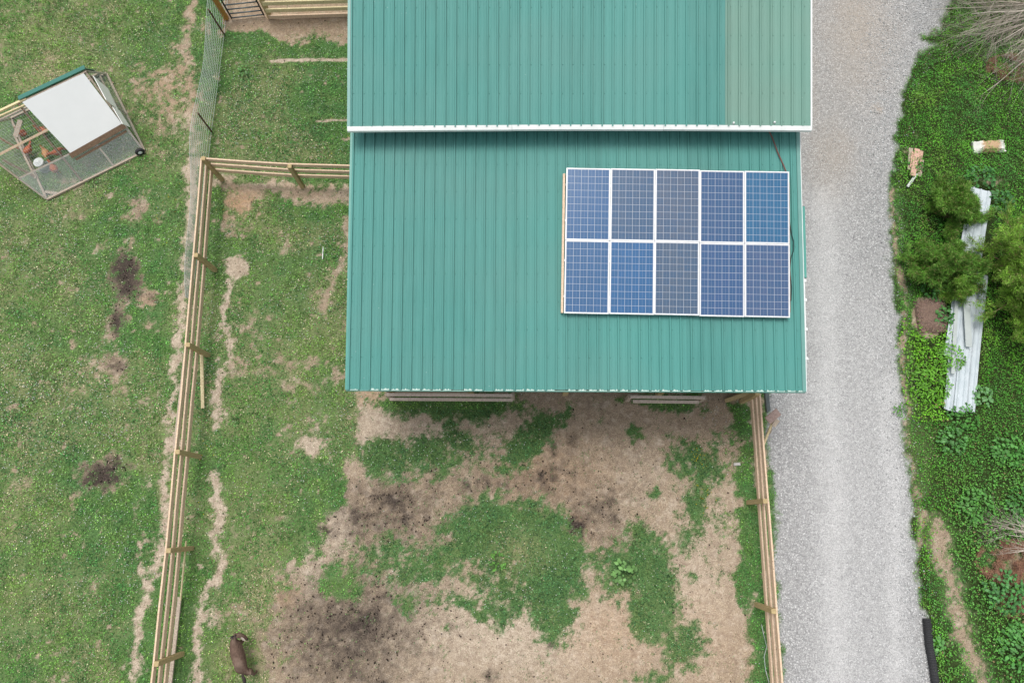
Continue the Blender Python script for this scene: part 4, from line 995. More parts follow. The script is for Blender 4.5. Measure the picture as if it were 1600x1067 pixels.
# nest-box end wall inside the gable, white painted, in two pieces
m = MB()
for poly in ((((146,119),(169,139),(185,172),(166,156))), (((176,167),(187,173),(204,199),(192,194)))):
    P = [end_pt(px, py, LEN+.06) for px, py in poly]; m.hexa(P + [q-ax*.015 for q in P])
m.build('gable_panel', M_sheet, ct)
# nest floor & grey shade cloth
def mesh_mat(name, col, s, w, vecmode='grid'):
    """woven wire: thin real-colour wires, open between, in object space"""
    m, nt, b = new_mat(name); p = N(nt, 'ShaderNodeUVMap'); sp = N(nt, 'ShaderNodeSeparateXYZ'); L(nt, p.outputs[0], sp.inputs[0])
    r = []
    for k in (0, 1):
        f = mth(nt, 'FRACT', mth(nt, 'DIVIDE', sp.outputs[k], s[k])); r.append(mth(nt, 'LESS_THAN', f, w/s[k]))
    b.inputs['Base Color'].default_value = (*col, 1); b.inputs['Roughness'].default_value = .45; b.inputs['Metallic'].default_value = .3
    t = N(nt, 'ShaderNodeBsdfTransparent'); mx = N(nt, 'ShaderNodeMixShader')
    L(nt, mth(nt, 'MAXIMUM', r[0], r[1]), mx.inputs[0]); L(nt, t.outputs[0], mx.inputs[1]); L(nt, b.outputs[0], mx.inputs[2]); L(nt, mx.outputs[0], nt.nodes['Material Output'].inputs[0])
    return m
M_hex = mesh_mat('fine_hardware_cloth', (.80,.84,.82), (.013,.013), .0016)
M_grid = mesh_mat('welded_wire', (.50,.52,.50), (.05,.10), .0045)
def mesh_panel(name, P, uv, mat, label=None):
    me = bpy.data.meshes.new(name); off = Vector(ct.location); me.from_pydata([tuple(q-off) for q in P], [], [tuple(range(len(P)))])
    u = me.uv_layers.new(name='UVMap')
    for i, c in enumerate(uv): u.data[i].uv = c
    me.materials.append(mat); o = bpy.data.objects.new(name, me); COL.objects.link(o); o.parent = ct
    if label: tag(o, label)
    return o
def spanel(pts, side, mat, lab=None, off=.03):
    n2 = nn if side == 1 else (Vector(ay)*HT + Vector((0,0,half))).normalized(); sl = math.hypot(half, HT)
    mesh_panel('wire_panel', [slope_pt(a, t, side)+n2*off for a, t in pts], [(a, t*sl) for a, t in pts], mat, lab)
spanel([(0,.02),(LEN,.02),(LEN,.34),(0,.34)], 1, M_hex, 'fine wire cloth along the lower near slope')
a0 = wq[0][0]
spanel([(0.02,.34),(a0,.34),(wq[3][0],.98),(0.02,.98)], 1, M_grid, 'open welded wire over the uncovered end')
spanel([(0,.02),(LEN,.02),(LEN,.56),(0,.56)], -1, M_hex)
sl = math.hypot(half, HT)
mesh_panel('wire_panel', [cp(LEN+.03,0,.02), cp(LEN+.03,2*half,.02), cp(LEN+.03,half,HT)], [(0,0),(2*half,0),(half,HT)], M_hex, 'fine wire cloth over the drive-side gable end')
e0, e1 = slope_pt(0,.99), slope_pt(0,.99)
mesh_panel('wire_panel', [cp(-.02,0,.03), cp(-.02,2*half,.03), slope_pt(0,.98)], [(0,0),(2*half,0),(half,HT)], M_hex, 'fine wire cloth over the far gable end')
# wheels: near and far corner, tyre with pale hub
def wheel(c, near=True):
    w = bpy.data.objects.new('wheel', None); COL.objects.link(w); w.parent = ct; w.location = c - Vector(ct.location)
    w.rotation_euler = (0, 0, math.atan2(ax.y, ax.x))
    m = MB(); m.lathe([(.075,-.035),(.112,-.045),(.130,-.025),(.134,0),(.130,.025),(.112,.045),(.075,.035)], (0,0,0), 24, 'y'); m.build('tyre', M_tyre, w, True, world_space=False)
    m = MB(); m.lathe([(.02,-.052),(.045,-.047),(.068,-.030),(.074,-.02),(.074,.02),(.068,.030),(.045,.047),(.02,.052)], (0,0,0), 20, 'y'); m.build('rim', M_white, w, True, world_space=False)
wheel(at(218.5, 237.5, .14)); wheel(cp(LEN-.25, 2*half-.14, .14))

# waterer inside
wp = at(72.5, 263, 0.0); wt = thing('poultry_waterer', 'white-topped round poultry waterer standing in a wide shallow pan inside the run', 'waterer', (wp.x, wp.y, .02))
m = MB(); m.lathe([(.165,0),(.18,.015),(.185,.07),(.176,.072),(.165,.03),(.05,.025)], wp+Vector((0,0,.02)), 28); m.build('pan', simple('galvanised', (.40,.45,.44), (.28,.33,.32), 8, .35, .5), wt, True)
m = MB(); m.lathe([(.13,.03),(.13,.30),(.125,.31)], wp+Vector((0,0,.02)), 28); m.build('reservoir', simple('cloudy_plastic', (.42,.50,.48), (.34,.42,.40), 6, .3), wt, True)
m = MB(); m.lathe([(.145,.308),(.148,.335),(.13,.35),(.05,.358),(.045,.375),(.02,.378)], wp+Vector((0,0,.02)), 28); m.build('lid', M_white, wt, True)

# chickens
M_hen = simple('hen_feathers', (.50,.14,.05), (.26,.065,.025), 22, .8, 0, .3)
M_hen_l = simple('hen_feathers_light', (.55,.30,.13), (.36,.16,.06), 22, .8, 0, .3)
M_comb = simple('comb_red', (.45,.03,.02), (.3,.02,.015), 20, .5); M_beak = simple('beak', (.55,.38,.12), (.4,.25,.08), 20, .5)
def make_hen(mat, head_down=False):
    t = thing('chicken', 'x', 'chicken', (0,0,0), group='hens in the chicken run')
    hx, hz = (.23, .12) if head_down else (.17, .40)
    v = [(-.20,0,.34),(-.12,0,.27),(-.03,0,.23),(.06,0,.235),(.12,0,.29),(.5*.12+.5*hx+.01,0,.5*.29+.5*hz),(hx,0,hz),(hx+.03,0,hz-.005),(0,.055,.16),(0,-.055,.16)]
    e = [(0,1),(1,2),(2,3),(3,4),(4,5),(5,6),(6,7),(2,8),(2,9)]
    r = [(.022,.035),(.07,.065),(.105,.10),(.098,.095),(.065,.06),.036,.033,.018,.045,.045]
    body = skin_mesh('body', v, e, r, mat, t, 2, 2)
    m = MB(); m.beam((-.12,0,.30), (-.29,0,.40), .09, .03, (0,0,1), .7); m.build('tail', mat, t, world_space=False, bevel=.006)
    m = MB(); m.add([(hx-.02,.008,hz+.025),(hx+.03,.008,hz+.02),(hx+.02,0,hz+.06),(hx,0,hz+.07),(hx-.02,0,hz+.055),(hx-.02,-.008,hz+.025),(hx+.03,-.008,hz+.02)], [(0,1,2,3,4),(6,5,4,3,2),(1,6,2),(5,0,4)]); m.build('comb', M_comb, t, world_space=False)
    m = MB(); m.tube([(hx+.04,0,hz),(hx+.075,0,hz-.012)], [.012,.003], 6); m.build('beak', M_beak, t, world_space=False)
    for s in (-1, 1):
        m = MB(); m.add([(.07,s*.085,.28),(-.02,s*.112,.29),(-.14,s*.07,.29),(-.10,s*.098,.22),(.0,s*.112,.20),(.07,s*.095,.23),(.0,s*.08,.25)], [(0,1,3,4,5),(1,2,3),(0,6,1),(1,6,2),(2,6,3),(3,6,4),(4,6,5),(5,6,0)]); m.build('wing', mat, t, world_space=False)
        m = MB(); m.tube([(0,s*.05,.14),(.01,s*.05,.07),(0,s*.05,.015)], [.013,.009,.008], 6)
        for a in (-.5, 0, .5): m.tube([(0,s*.05,.014),(.05*math.cos(a),s*.05+.05*math.sin(a),.008)], [.007,.004], 5)
        m.tube([(0,s*.05,.014),(-.03,s*.05,.008)], [.007,.004], 5); m.build('leg', M_beak, t, world_space=False)
    return t
henA = make_hen(M_hen); henB = make_hen(M_hen, True); henC = make_hen(M_hen_l)
hens = [(henA, 43,214, 150, 'russet hen at the upper left of the run beside the grey brace'),
        (henB, 51,241, -125, 'russet hen pecking left of the waterer, near the long pale rail'),
        (henC, 79,245, 120, 'pale buff hen in the middle, just beyond the waterer pan'),
        (None, 97,243, 40, 'russet hen right of the waterer by edge of the white roof sheet'),
        (None, 92,270, -60, 'russet hen behind the fine wire cloth below the waterer pan'),
        (None, 73,210, 160, 'russet hen half hidden under the white roof sheet at top')]
src = {3: henB, 4: henA, 5: henA}
for i, (h, px, py, ang, lab) in enumerate(hens):
    o = h if h is not None else copy_tree(src[i])
    q = at(px, py, .0); o.location = (q.x, q.y, .0); o.rotation_euler = (0,0,math.radians(ang)); o.scale = (.92,.92,.92); o['label'] = lab

# ------------------------------------------------------------------ GOAT
def goat():
    zb = .58
    A = lambda px, py, z: at(px, py, z)
    base = A(372,1030,0); base.z = 0
    t = thing('goat', 'brown goat standing in the grass by the left fence, head turned to the right', 'goat', base)
    rump = A(379.5,1053,zb); loin = A(376,1040,zb+.02); mid = A(372.5,1026,zb-.01); sh = A(367,1010,zb); neck = A(364.5,1000,zb+.06); poll = A(367.5,991.5,zb+.10); nose = A(386,997.5,zb-.14); jaw = A(377,992.5,zb-.0)
    fw = (sh-rump); fw.z = 0; fw.normalize(); sd_ = Vector((fw.y, -fw.x, 0))      # sd_ = the animal's right = picture right
    v = [mid, loin, rump, sh, neck, poll, jaw, nose]; r = [(.155,.19),(.145,.17),(.115,.13),(.125,.18),(.075,.10),.082,.072,.040]
    e = [(0,1),(1,2),(0,3),(3,4),(4,5),(5,6),(6,7)]
    def leg(root, p, pts, rs):
        i0 = len(v); prev = root
        for q, rad in zip(pts, rs): v.append(q); r.append(rad); e.append((prev, len(v)-1)); prev = len(v)-1
    def G_(c, f, s, z): return Vector((c.x, c.y, 0)) + fw*f + sd_*s + Vector((0,0,z))
    for s in (-1, 1):
        sf = .05 if s == 1 else -.06
        leg(3, None, [G_(sh, .02+sf*.4, s*.09, .38), G_(sh, .03+sf, s*.095, .22), G_(sh, .02+sf, s*.095, .06), G_(sh, .05+sf, s*.095, .015)], [.06,.034,.024,.028])
        leg(2, None, [G_(rump, .06-sf, s*.10, .38), G_(rump, -.07-sf, s*.10, .24), G_(rump, -.05-sf, s*.105, .07), G_(rump, -.02-sf, s*.105, .015)], [.075,.034,.024,.028])
    v2 = [tuple(q-base) for q in v]
    fur, nt, b = new_mat('goat_hair'); p = opos(nt); f = noise(nt, 26, 5, .7, stretch(nt, p, (1.6,.6,1))); g = noise(nt, 3.5, 3, .5, p)
    c = ramp(nt, f, [(.3, (.070,.046,.035)), (.7, (.19,.125,.095))]); c = mixc(nt, ramp(nt, g, [(.5, (0,0,0)), (.75, (.6,.6,.6))]), c, (.27,.20,.155))
    L(nt, c, b.inputs['Base Color']); b.inputs['Roughness'].default_value = .9; b.inputs['Specular IOR Level'].default_value = .1; bump(nt, b, f, .6, .02)
    skin_mesh('body', v2, e, r, fur, t, 2, 0)
    hair = simple('goat_dark_hair', (.05,.035,.03), (.02,.016,.015), 20, .9); pale = simple('goat_pale_hair', (.42,.36,.31), (.28,.23,.19), 20, .9)
    # ears: one dark to the left, one pale-edged to the right
    def ear(a, b_, mt, w):
        m = MB(); a, b_ = Vector(a), Vector(b_); mid_ = a.lerp(b_, .5); d = (b_-a).normalized(); s_ = d.cross(Vector((0,0,1))).normalized()*w; u_ = Vector((0,0,.012))
        m.add([a-s_*.4, a+s_*.4, mid_+s_, b_, mid_-s_, a+u_, mid_+u_*1.6], [(1,2,6,5),(0,5,6,4),(2,3,6),(4,6,3),(0,1,5),(0,4,3,2,1)]); m.build('ear', mt, t)
    ear(poll+Vector((-.03,-.02,.03)), A(359.5,998,zb+.08), hair, .04); ear(jaw+Vector((.0,-.03,.05)), A(384,1001,zb+.05), pale, .03)
    for s in (-1, 1):
        m = MB(); h0 = poll + sd_*(.03*s) + Vector((0,0,.05)); m.tube([h0, h0+Vector((-.01,.0,.05))-fw*.03*1, h0+Vector((0,0,.07))-fw*.09], [.016,.012,.004], 7); m.build('horn', M_black, t, True)
    m = MB(); m.tube([rump+Vector((0,0,.05)), A(380.5,1058,zb+.04), A(382,1063,zb-.02), A(383.5,1070,zb-.12)], [.03,.04,.045,.012], 8); m.build('tail', hair, t, True)
    m = MB(); m.tube([jaw.lerp(nose,.75), nose+(nose-jaw)*.1], [.034,.026], 8); m.build('muzzle', hair, t, True)
goat()

# ------------------------------------------------------------------ RIGHT SIDE: scrap sheets, planks, mulch, pipe
M_sheetw = simple('white_painted_steel', (.56,.61,.64), (.44,.50,.53), 3, .4)
def metal_sheet(pa, pb, width, z, mat, label, ribs=4, tilt=0):
    a, b_ = at(*pa, z), at(*pb, z+.02); d = (b_-a).normalized(); s = d.cross(Vector((0,0,1))).normalized(); n = 3; m = MB()
    prof = []
    for k in range(ribs):
        c = (k+.5)/ribs*width-width/2; prof += [(c-.035,0),(c-.012,.03),(c+.012,.03),(c+.035,0)]
    prof = [(-width/2,0)] + prof + [(width/2,0)]; V = []; F = []; NY = 9
    for j in range(NY):
        f = j/(NY-1); q = a.lerp(b_, f)
        for px, pz in prof: V.append(q + s*px + Vector((0,0,pz + .02*math.sin(f*5+z*20) + tilt*px)))
    K = len(prof)
    for j in range(NY-1):
        for i in range(K-1): F.append((j*K+i, j*K+i+1, (j+1)*K+i+1, (j+1)*K+i))
    nv = len(V); V += [q - Vector((0,0,.004)) for q in V]; F += [tuple(i+nv for i in reversed(f)) for f in F]
    for j in range(NY-1): F.append((j*K, (j+1)*K, (j+1)*K+nv, j*K+nv)); F.append((j*K+K-1, j*K+K-1+nv, (j+1)*K+K-1+nv, (j+1)*K+K-1))
    for i in range(K-1): F.append((i, i+nv, i+1+nv, i+1)); q_=(NY-1)*K; F.append((q_+i, q_+i+1, q_+i+1+nv, q_+i+nv))
    m.add(V, F); o = solo(m, 'metal_sheet', mat, label, 'metal sheet', (a.x, a.y, a.z), 'discarded metal sheets east of the drive')
    return o
metal_sheet((1533,296), (1492,560), .62, .16, M_sheetw, 'wide white ribbed sheet at the upper end of the scrap stack, half under the cedar', 3)
metal_sheet((1507,420), (1485,642), .36, .10, M_sheetw, 'white ribbed sheet on the left side of scrap stack, nearest the drive', 3)
metal_sheet((1520,440), (1498,645), .30, .13, M_sheetw, 'white ribbed sheet in the middle of the scrap stack, under the grey strip', 2)
metal_sheet((1536,430), (1515,644), .26, .09, M_sheetw, 'white ribbed sheet on the right side of the scrap stack', 2)
plank((1495,462), .24, (1489,584), .24, .10, .015, simple('dull_strip', (.46,.50,.49), (.38,.42,.41), 3, .5), 'long dull grey metal strip on the left of the white scrap sheets', 'metal strip', 'metal_strip')
plank((1510,470), .30, (1514,542), .30, .17, .015, bpy.data.materials['dull_strip'], 'short wide grey metal strip on the middle of the white scrap sheets', 'metal strip', 'metal_strip')
# scrap timber by the drive
M_pink = wood('pinkish_scrap_wood', (.66,.43,.33), (.45,.28,.21))
GR = 'scrap boards on the verge'
for i, (pa, pb, w, mt, z, lab) in enumerate([((1433,233),(1426,275),.15,M_pink,.12,'fresh pink board lying topmost on the scrap timber heap'),
    ((1423,232),(1421,266),.12,M_greyw,.05,'greyish board on the left of the scrap timber heap'),
    ((1438,236),(1434,268),.16,M_pink,.06,'short pinkish board on the right of the scrap timber heap'),
    ((1440,250),(1436,276),.12,M_greyw,.03,'dark weathered board at lower right of the scrap timber heap'),
    ((1432,272),(1418,292),.07,M_white,.07,'white painted board pointing down-left from the scrap timber heap'),
    ((1427,238),(1424,262),.10,M_pink,.09,'salmon-coloured board in the middle of the scrap timber heap')]):
    a, b_ = at(*pa, z), at(*pb, z+.02); m = MB(); m.beam(a, b_, w, .04); solo(m, 'board', mt, lab, 'board', a, GR, bevel=.003)
# torn sack
q = at(1543, 231, 0); m = MB(); rr = random.Random(8); V = []; nx_, ny_ = 14, 7
for j in range(ny_):
    for i in range(nx_):
        fx, fy = i/(nx_-1)-.5, j/(ny_-1)-.5; e_ = 1-max(abs(fx), abs(fy))*2
        V.append((q.x+fx*.92+rr.uniform(-.02,.02), q.y+fy*.36+rr.uniform(-.02,.02)+fx*.04, .06+.12*min(1, e_*2.5)+rr.uniform(0,.025)))
F = [(j*nx_+i, j*nx_+i+1, (j+1)*nx_+i+1, (j+1)*nx_+i) for j in range(ny_-1) for i in range(nx_-1)]
nv = len(V); V += [(a_, b2, .0) for a_, b2, c_ in V]; F += [tuple(i+nv for i in reversed(f)) for f in F[:]]
for i in range(nx_-1): F.append((i, i+nv, i+1+nv, i+1)); k2 = (ny_-1)*nx_; F.append((k2+i, k2+i+1, k2+i+1+nv, k2+i+nv))
for j in range(ny_-1): F.append((j*nx_, (j+1)*nx_, (j+1)*nx_+nv, j*nx_+nv)); F.append((j*nx_+nx_-1, j*nx_+nx_-1+nv, (j+1)*nx_+nx_-1+nv, (j+1)*nx_+nx_-1))
m.add(V, F)
sm, nt, b = new_mat('torn_sack'); p = opos(nt); s_ = N(nt, 'ShaderNodeSeparateXYZ'); L(nt, p, s_.inputs[0])
md = mth(nt, 'ADD', mth(nt, 'ABSOLUTE', s_.outputs[0]), mth(nt, 'MULTIPLY', noise(nt, 9, 4, .6, p), .25)); c = mixc(nt, ramp(nt, md, [(.33, (1,1,1)), (.42, (0,0,0))]), (.70,.69,.64), mixc(nt, noise(nt, 30, 4, .6, p), (.34,.20,.10), (.58,.42,.26)))
L(nt, c, b.inputs['Base Color']); b.inputs['Roughness'].default_value = .85
solo(m, 'torn_sack', sm, 'torn white sack spilling tan filling on the green creepers', 'sack', (q.x, q.y, 0))
# heap of brown mulch
q = at(1453, 494, 0); m = MB(); V = []; n_ = 22; rr = random.Random(9)
for j in range(n_):
    for i in range(n_):
        fx, fy = i/(n_-1)-.5, j/(n_-1)-.5; e_ = max(0, 1-(abs(fx)*2)**5)*max(0, 1-(abs(fy)*2)**5)
        V.append((q.x+fx*.80+rr.uniform(-.02,.02), q.y+fy*.98+rr.uniform(-.02,.02), -.02+.15*e_+rr.uniform(0,.03)))
m.add(V, [(j*n_+i, j*n_+i+1, (j+1)*n_+i+1, (j+1)*n_+i) for j in range(n_-1) for i in range(n_-1)])
mh = thing('mulch_heap', 'low square heap of reddish brown wood mulch beside the drive', 'mulch', (q.x, q.y, 0))
m.build('heap', simple('mulch', (.25,.17,.13), (.11,.07,.055), 40, .95, 0, .8), mh)
n = 2600; x = q.x+RS.uniform(-.40,.40,n); y = q.y+RS.uniform(-.48,.48,n)
Va, T, C = blades(x-q.x, y-q.y, np.full(n, .13), RS.uniform(.03,.09,n), RS.uniform(.008,.016,n), np.full(n,.985), jitcol((.33,.23,.18), n, .5, .1))
o = tri_mesh('chips', Va, T, M_grass, C); o.parent = mh; o['kind'] = 'stuff'
# black corrugated drain pipe by the drive
pts = [at(px, py, .07) for px, py in ((1448,966),(1450,985),(1452,1008),(1457,1035),(1462,1070),(1466,1120))]; m = MB(); P2 = []; R2 = []
for i in range(len(pts)-1):
    k_ = 14
    for k in range(k_): P2.append(pts[i].lerp(pts[i+1], k/k_)); R2.append(.10 if k % 2 else .085)
m.tube(P2, R2, 14); solo(m, 'drain_pipe', M_tyre, 'black corrugated drain pipe lying along the right edge of the drive', 'pipe', pts[0], smooth=False)
# loose grey wire by the right fence
m = MB(); m.tube([at(1190,975,.05), at(1193,990,.12), at(1198,1010,.06), at(1194,1025,.03), at(1196,1045,.05), at(1201,1064,.1), at(1204,1090,.05)], .008, 5)
solo(m, 'loose_wire', M_steel, 'loose grey wire trailing beside the foot of the right fence', 'wire', at(1194,1025,0))
m = MB(); a = at(505,386,.02); b_ = at(504,405,.02); m.beam(a, b_, .02, .02); solo(m, 'stick', M_white, 'small white stick lying in the grass left of the barn', 'stick', a)
m = MB(); q = at(1151,725,0); m.hexa([(q.x-.1,q.y-.05,.02),(q.x+.1,q.y-.04,.02),(q.x+.09,q.y+.05,.02),(q.x-.09,q.y+.04,.02),(q.x-.08,q.y-.04,.07),(q.x+.08,q.y-.03,.08),(q.x+.07,q.y+.04,.07),(q.x-.07,q.y+.03,.06)])
solo(m, 'stone', simple('pale_stone', (.55,.53,.50), (.4,.38,.36), 12, .9, 0, .4), 'pale flat stone in the grass beside the right fence', 'stone', q, bevel=.01)

# ------------------------------------------------------------------ TREES AND PLANTS
def limb_path(a, d, length, n, rr, wob=.25, droop=0.0):
    pts = [Vector(a)]; d = Vector(d).normalized()
    for k in range(n):
        d = (d + Vector((rr.uniform(-wob,wob), rr.uniform(-wob,wob), rr.uniform(-wob,wob)*.5 - droop))).normalized(); pts.append(pts[-1] + d*(length/n))
    return pts
def cedar(basepx, height, spread, label, seed, nl, dirs=None, tone=(.085,.155,.020), fill=90, zmin=.35):
    rr = random.Random(seed); b0 = at(*basepx, 0); t = thing('cedar_tree', label, 'tree', b0)
    tm = MB(); trunk = limb_path(b0-Vector((0,0,.1)), (0,0,1), height, 8, rr, .06); tm.tube(trunk, [.085*(1-k/9)+.01 for k in range(9)], 8)
    FV = []; FT = []; FC = []
    rs = np.random.RandomState(seed)
    segs = []
    for k in range(nl):
        f = rr.uniform(.12, .98); i = min(int(f*8), 7); p = trunk[i].lerp(trunk[i+1], f*8-i)
        a = rr.uniform(0, 2*math.pi) if not dirs or rr.random() < .5 else math.radians(rr.choice(dirs)+rr.uniform(-18,18))
        ln = spread*(1.02-f*.72)*rr.uniform(.38, 1.22)
        lp = limb_path(p, (math.cos(a), math.sin(a), rr.uniform(.05,.5)), ln, 6, rr, .22, .03)
        tm.tube(lp, [.028*(1-j/7)*(.5+ln/spread)+.003 for j in range(7)], 5, False)
        for j in range(2, 7):
            for _ in range(3):
                d = (lp[j]-lp[j-1]).normalized(); s_ = Vector((rr.uniform(-1,1), rr.uniform(-1,1), rr.uniform(-.2,.5))).normalized()
                tw = limb_path(lp[j], d*.6+s_*.9, ln*.34*rr.uniform(.5,1.1), 3, rr, .3); tm.tube(tw, [.007,.005,.004,.002], 3, False); segs += [(tw[q_], tw[q_+1]) for q_ in range(3)]
    tm.build('trunk', M_brownw if 'dead' not in label else M_greyw, t)
    A = np.array([list(s_[0]) for s_ in segs]); B_ = np.array([list(s_[1]) for s_ in segs]); n = len(segs)*fill
    idx = rs.randint(0, len(segs), n); f = rs.rand(n, 1); P = A[idx]*(1-f)+B_[idx]*f + rs.normal(0, .042, (n, 3))
    ok = P[:, 2] > .12; P, idx = P[ok], idx[ok]; n = len(P)
    D = (B_-A)[idx]; D /= np.linalg.norm(D, axis=1)[:, None]+1e-9; D = D + rs.normal(0, .55, (n, 3)); D[:, 2] += .25; D /= np.linalg.norm(D, axis=1)[:, None]
    W = np.cross(D, rs.normal(0, 1, (n, 3))); W /= np.linalg.norm(W, axis=1)[:, None]
    ln = rs.uniform(.04, .11, n)[:, None]; w = rs.uniform(.005, .010, n)[:, None]
    V = np.stack([P-W*w, P+W*w, P+D*ln], 1).reshape(-1, 3) - np.array([b0.x, b0.y, 0])
    tone = np.array(tone); br = (rs.rand(len(segs))**2*1.1+.6)[idx][:, None]
    c = tone*br*(1+(rs.rand(n, 1)-.5)*.5); ye = rs.rand(n) < .10; c[ye] = np.array((.34,.36,.12)); bn = rs.rand(n) < .04; c[bn] = np.array((.26,.17,.08))
    o = tri_mesh('crown', V, np.arange(3*n).reshape(-1, 3), M_leaf, np.repeat(c, 3, 0)); o.parent = t
    return t
cedar((1592,450), 2.6, 2.05, 'tall yellow-green cedar whose branches overhang the white scrap sheets from the right', 11, 88, [200,225,250,270,90,-30,20], (.25,.46,.06), 62)
cedar((1476,338), 1.1, .95, 'upper of two dark cedars left of the scrap sheets, level with their top end', 12, 26, None, (.16,.34,.05), 74)
cedar((1460,425), 1.2, 1.1, 'lower of two dark cedars left of the scrap sheets, above the brown mulch', 15, 30, None, (.14,.31,.045), 74)
cedar((1486,455), .9, .75, 'low cedar shoot over the middle of the white scrap sheets', 13, 14, None, (.22,.42,.06), 60)

def dead_brush(basepx, zb, label, seed, n, ang, spread_deg, length, name='dead_tree', zlift=.25, mat=None):
    rr = random.Random(seed); b0 = at(*basepx, 0); t = thing(name, label, 'dead tree', b0); m = MB(); st = b0 + Vector((0,0,zb))
    def grow(p, d, ln, r, lev):
        pts = limb_path(p, d, ln, 6, rr, .13, .018); m.tube(pts, [r*(1-.13*k) for k in range(7)], 5 if lev == 0 else 3, False)
        if lev < 3:
            for k in range(6 if lev < 2 else 4):
                i = rr.randint(2, 6) if lev == 0 else rr.randint(1, 6); dd = (pts[i]-pts[i-1]).normalized()
                dd = (dd + Vector((rr.uniform(-.75,.75), rr.uniform(-.75,.75), rr.uniform(-.18,.28)))).normalized(); grow(pts[i], dd, ln*rr.uniform(.32,.55), r*(1-.13*i)*.6, lev+1)
    for k in range(n):
        a = math.radians(ang + rr.uniform(-spread_deg, spread_deg)); grow(st+Vector((rr.uniform(-.2,.2), rr.uniform(-.2,.2), rr.uniform(-.1,.3))), (math.cos(a), math.sin(a), rr.uniform(-.05, zlift)), length*rr.uniform(.6,1.05), rr.uniform(.016,.030), 0)
    m.build('branches', mat or simple('bare_twigs', (.60,.54,.46), (.42,.36,.30), 14, .9), t)
    return t
tb = dead_brush((1650,25), .35, 'bare leafless tree with pale grey branches fanning in from the top right corner', 21, 44, 196, 46, 3.9)
m = MB(); b0 = at(1650,25,0); m.tube([b0-Vector((0,0,.1)), b0+Vector((.02,0,.8)), b0+Vector((.1,.1,2.0))], [.11,.08,.04], 8); m.build('trunk', M_greyw, tb)
dead_brush((1640,845), .25, 'fallen dry grey branch lying over weeds at the lower right edge', 22, 5, 172, 14, 1.9, 'fallen_branch', .08)
# dry brown conifer litter on the branch
def dry_foliage(px, py, rx, ry, label, seed, n=9000):
    n = int(n*1.9); rs = np.random.RandomState(seed); q = at(px, py, 0); a = rs.uniform(0, 2*np.pi, n); r = np.sqrt(rs.rand(n)); x = q.x+np.cos(a)*r*rx; y = q.y+np.sin(a)*r*ry
    cl = sstep(.34, .52, fbm(x*4, y*4, seed, 3)); k = rs.rand(n) < cl; x, y = x[k], y[k]; n = len(x)
    Va, T, C = blades(x-q.x, y-q.y, .05+.22*fbm(x*3, y*3, seed+5, 2)*rs.rand(n), rs.uniform(.04,.10,n), rs.uniform(.008,.014,n), np.full(n,.93), jitcol((.36,.20,.13), n, .5, .1))
    m_ = tri_mesh('dry_foliage', Va, T, M_grass, C); m_.location = q; tag(m_, label, 'dead foliage')
dry_foliage(1582, 878, 1.0, .55, 'rust-brown dead conifer foliage heaped at the right edge below the fallen branch', 31, 12000)
dry_foliage(1590, 945, .7, .30, 'smaller patch of orange-brown dead foliage further down the right edge', 32, 5000)
dry_foliage(1583, 110, .9, .5, 'thin brown dead foliage beneath the bare branches at top right', 33, 5000)

def weed(px, py, r, h, nleaf, size, label, seed, tone=(.05,.16,.03), group='leafy weeds', lance=False):
    rs = np.random.RandomState(seed); q = at(px, py, 0); V = []; F = []; C = []
    for k in range(nleaf):
        a = rs.uniform(0, 2*math.pi); rad = r*math.sqrt(rs.rand()); cx, cy = math.cos(a)*rad, math.sin(a)*rad; z = h*(1-.6*(rad/r)**2)*rs.uniform(.5,1.0)+.03
        b = a + rs.normal(0, .9); s_ = size*.86*rs.uniform(.5,1.15); w = s_*(.20 if lance else .42); ti = rs.uniform(-.45,.15)
        d = Vector((math.cos(b), math.sin(b), ti)).normalized(); sv = Vector((-math.sin(b), math.cos(b), rs.uniform(-.25,.25))).normalized(); c = Vector((cx, cy, z))
        n0 = len(V); P = [c, c+d*s_*.3+sv*w*.8+Vector((0,0,.01)), c+d*s_*.65+sv*w*.75, c+d*s_+Vector((0,0,-.02)), c+d*s_*.65-sv*w*.75, c+d*s_*.3-sv*w*.8+Vector((0,0,.01)), c+d*s_*.5-Vector((0,0,.008))]
        V += [tuple(p_) for p_ in P]; F += [(n0,n0+1,n0+6),(n0+1,n0+2,n0+6),(n0+2,n0+3,n0+6),(n0+3,n0+4,n0+6),(n0+4,n0+5,n0+6),(n0+5,n0,n0+6)]
        col = np.array(tone)*1.35*(1+rs.uniform(-.35,.40)); C += [col*.9]+[col]*5+[col*1.15]
    t = thing('leafy_weed', label, 'plant', q, group=group); o = tri_mesh('foliage', np.array(V), np.array(F), M_leaf, np.array(C), True); o.parent = t
    m = MB(); rr = random.Random(seed)
    for k in range(7): a = rr.uniform(0, 6.28); m.tube([(0,0,0),(math.cos(a)*r*.3, math.sin(a)*r*.3, h*.5),(math.cos(a)*r*.65, math.sin(a)*r*.65, h*.6)], [.007,.005,.003], 5)
    m.build('stem', simple('green_stem', (.08,.16,.04), (.05,.10,.03), 10, .7) if 'green_stem' not in bpy.data.materials else bpy.data.materials['green_stem'], t, world_space=False)
weed(975, 893, .26, .28, 46, .15, 'broad-leaved pale green dock plant growing in the dark grass of the pen', 41, (.12,.24,.07))
weed(776, 878, .22, .16, 36, .10, 'small bright weed in the big dark grass patch at pen centre', 42, (.09,.22,.04))
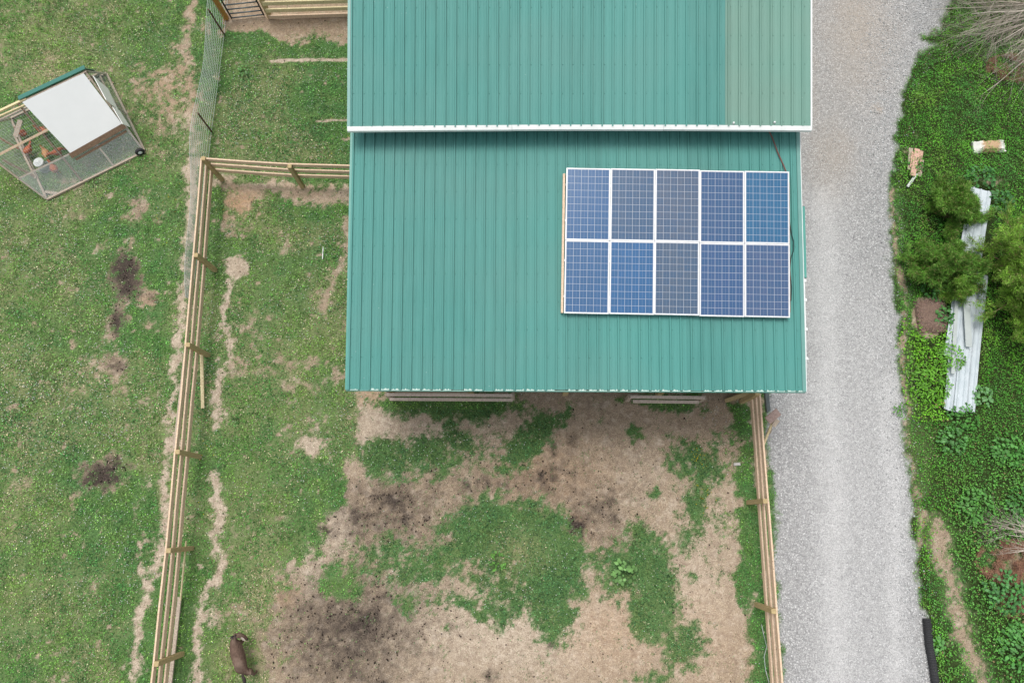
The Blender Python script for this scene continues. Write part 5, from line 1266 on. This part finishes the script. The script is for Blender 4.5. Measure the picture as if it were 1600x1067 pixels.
weed(1528, 280, .38, .40, 120, .12, 'leafy weed just above the top end of the white scrap sheets', 43, (.045,.15,.035))
weed(1560, 318, .34, .38, 110, .12, 'dark leafy weed hugging upper right side of the white scrap sheets', 44, (.035,.12,.028))
weed(1474, 497, .28, .30, 90, .12, 'leafy weed just right of the brown mulch heap', 45, (.05,.16,.035))
weed(1458, 452, .40, .40, 180, .09, 'rounded dark green bush left of the small cedar', 46, (.035,.13,.025))
weed(1530, 620, .24, .26, 60, .13, 'pale broad-leaved weed at lower right end of the scrap sheets', 47, (.10,.22,.08))
weed(1480, 560, .38, .42, 190, .13, 'bright lance-leaved weed against the left edge of the scrap sheets', 48, (.10,.26,.025), lance=True)
weed(1450, 600, .50, .38, 240, .13, 'spreading lance-leaved weed between drive and lower scrap sheets', 49, (.105,.27,.025), lance=True)
weed(1500, 652, .40, .30, 130, .11, 'weed clump covering the bottom end of the scrap sheets', 50, (.055,.18,.03))
weed(1485, 690, .36, .28, 100, .12, 'leafy weed a little below the scrap sheets', 51, (.07,.19,.05))
weed(1572, 705, .42, .34, 130, .13, 'tall green weed by the right edge below the cedar', 52, (.06,.19,.035))
weed(1595, 790, .45, .36, 150, .12, 'dense weed clump at the right edge above the fallen branch', 53, (.045,.155,.03))
weed(1520, 790, .45, .30, 150, .11, 'weed clump in the middle of the lower creeper bed', 54, (.07,.20,.04))
weed(1565, 925, .50, .40, 190, .13, 'broad dark weed clump between two patches of brown foliage', 55, (.055,.17,.045))
weed(1590, 1010, .50, .36, 170, .13, 'weed clump at the bottom right corner', 56, (.06,.19,.04))
weed(1462, 1008, .16, .22, 34, .13, 'small bright weed growing over the black drain pipe', 57, (.09,.24,.06))
weed(1430, 262, .0001+.20, .2, 40, .10, 'weed growing over the scrap timber heap', 58, (.05,.16,.03))
weed(1405, 640, .18, .15, 50, .07, 'little weed on the drive edge left of the lance-leaved weeds', 59, (.08,.2,.04))
weed(382, 112, .16, .12, 26, .10, 'rosette weed in the grass left of the top end of the barn', 60, (.09,.21,.06))
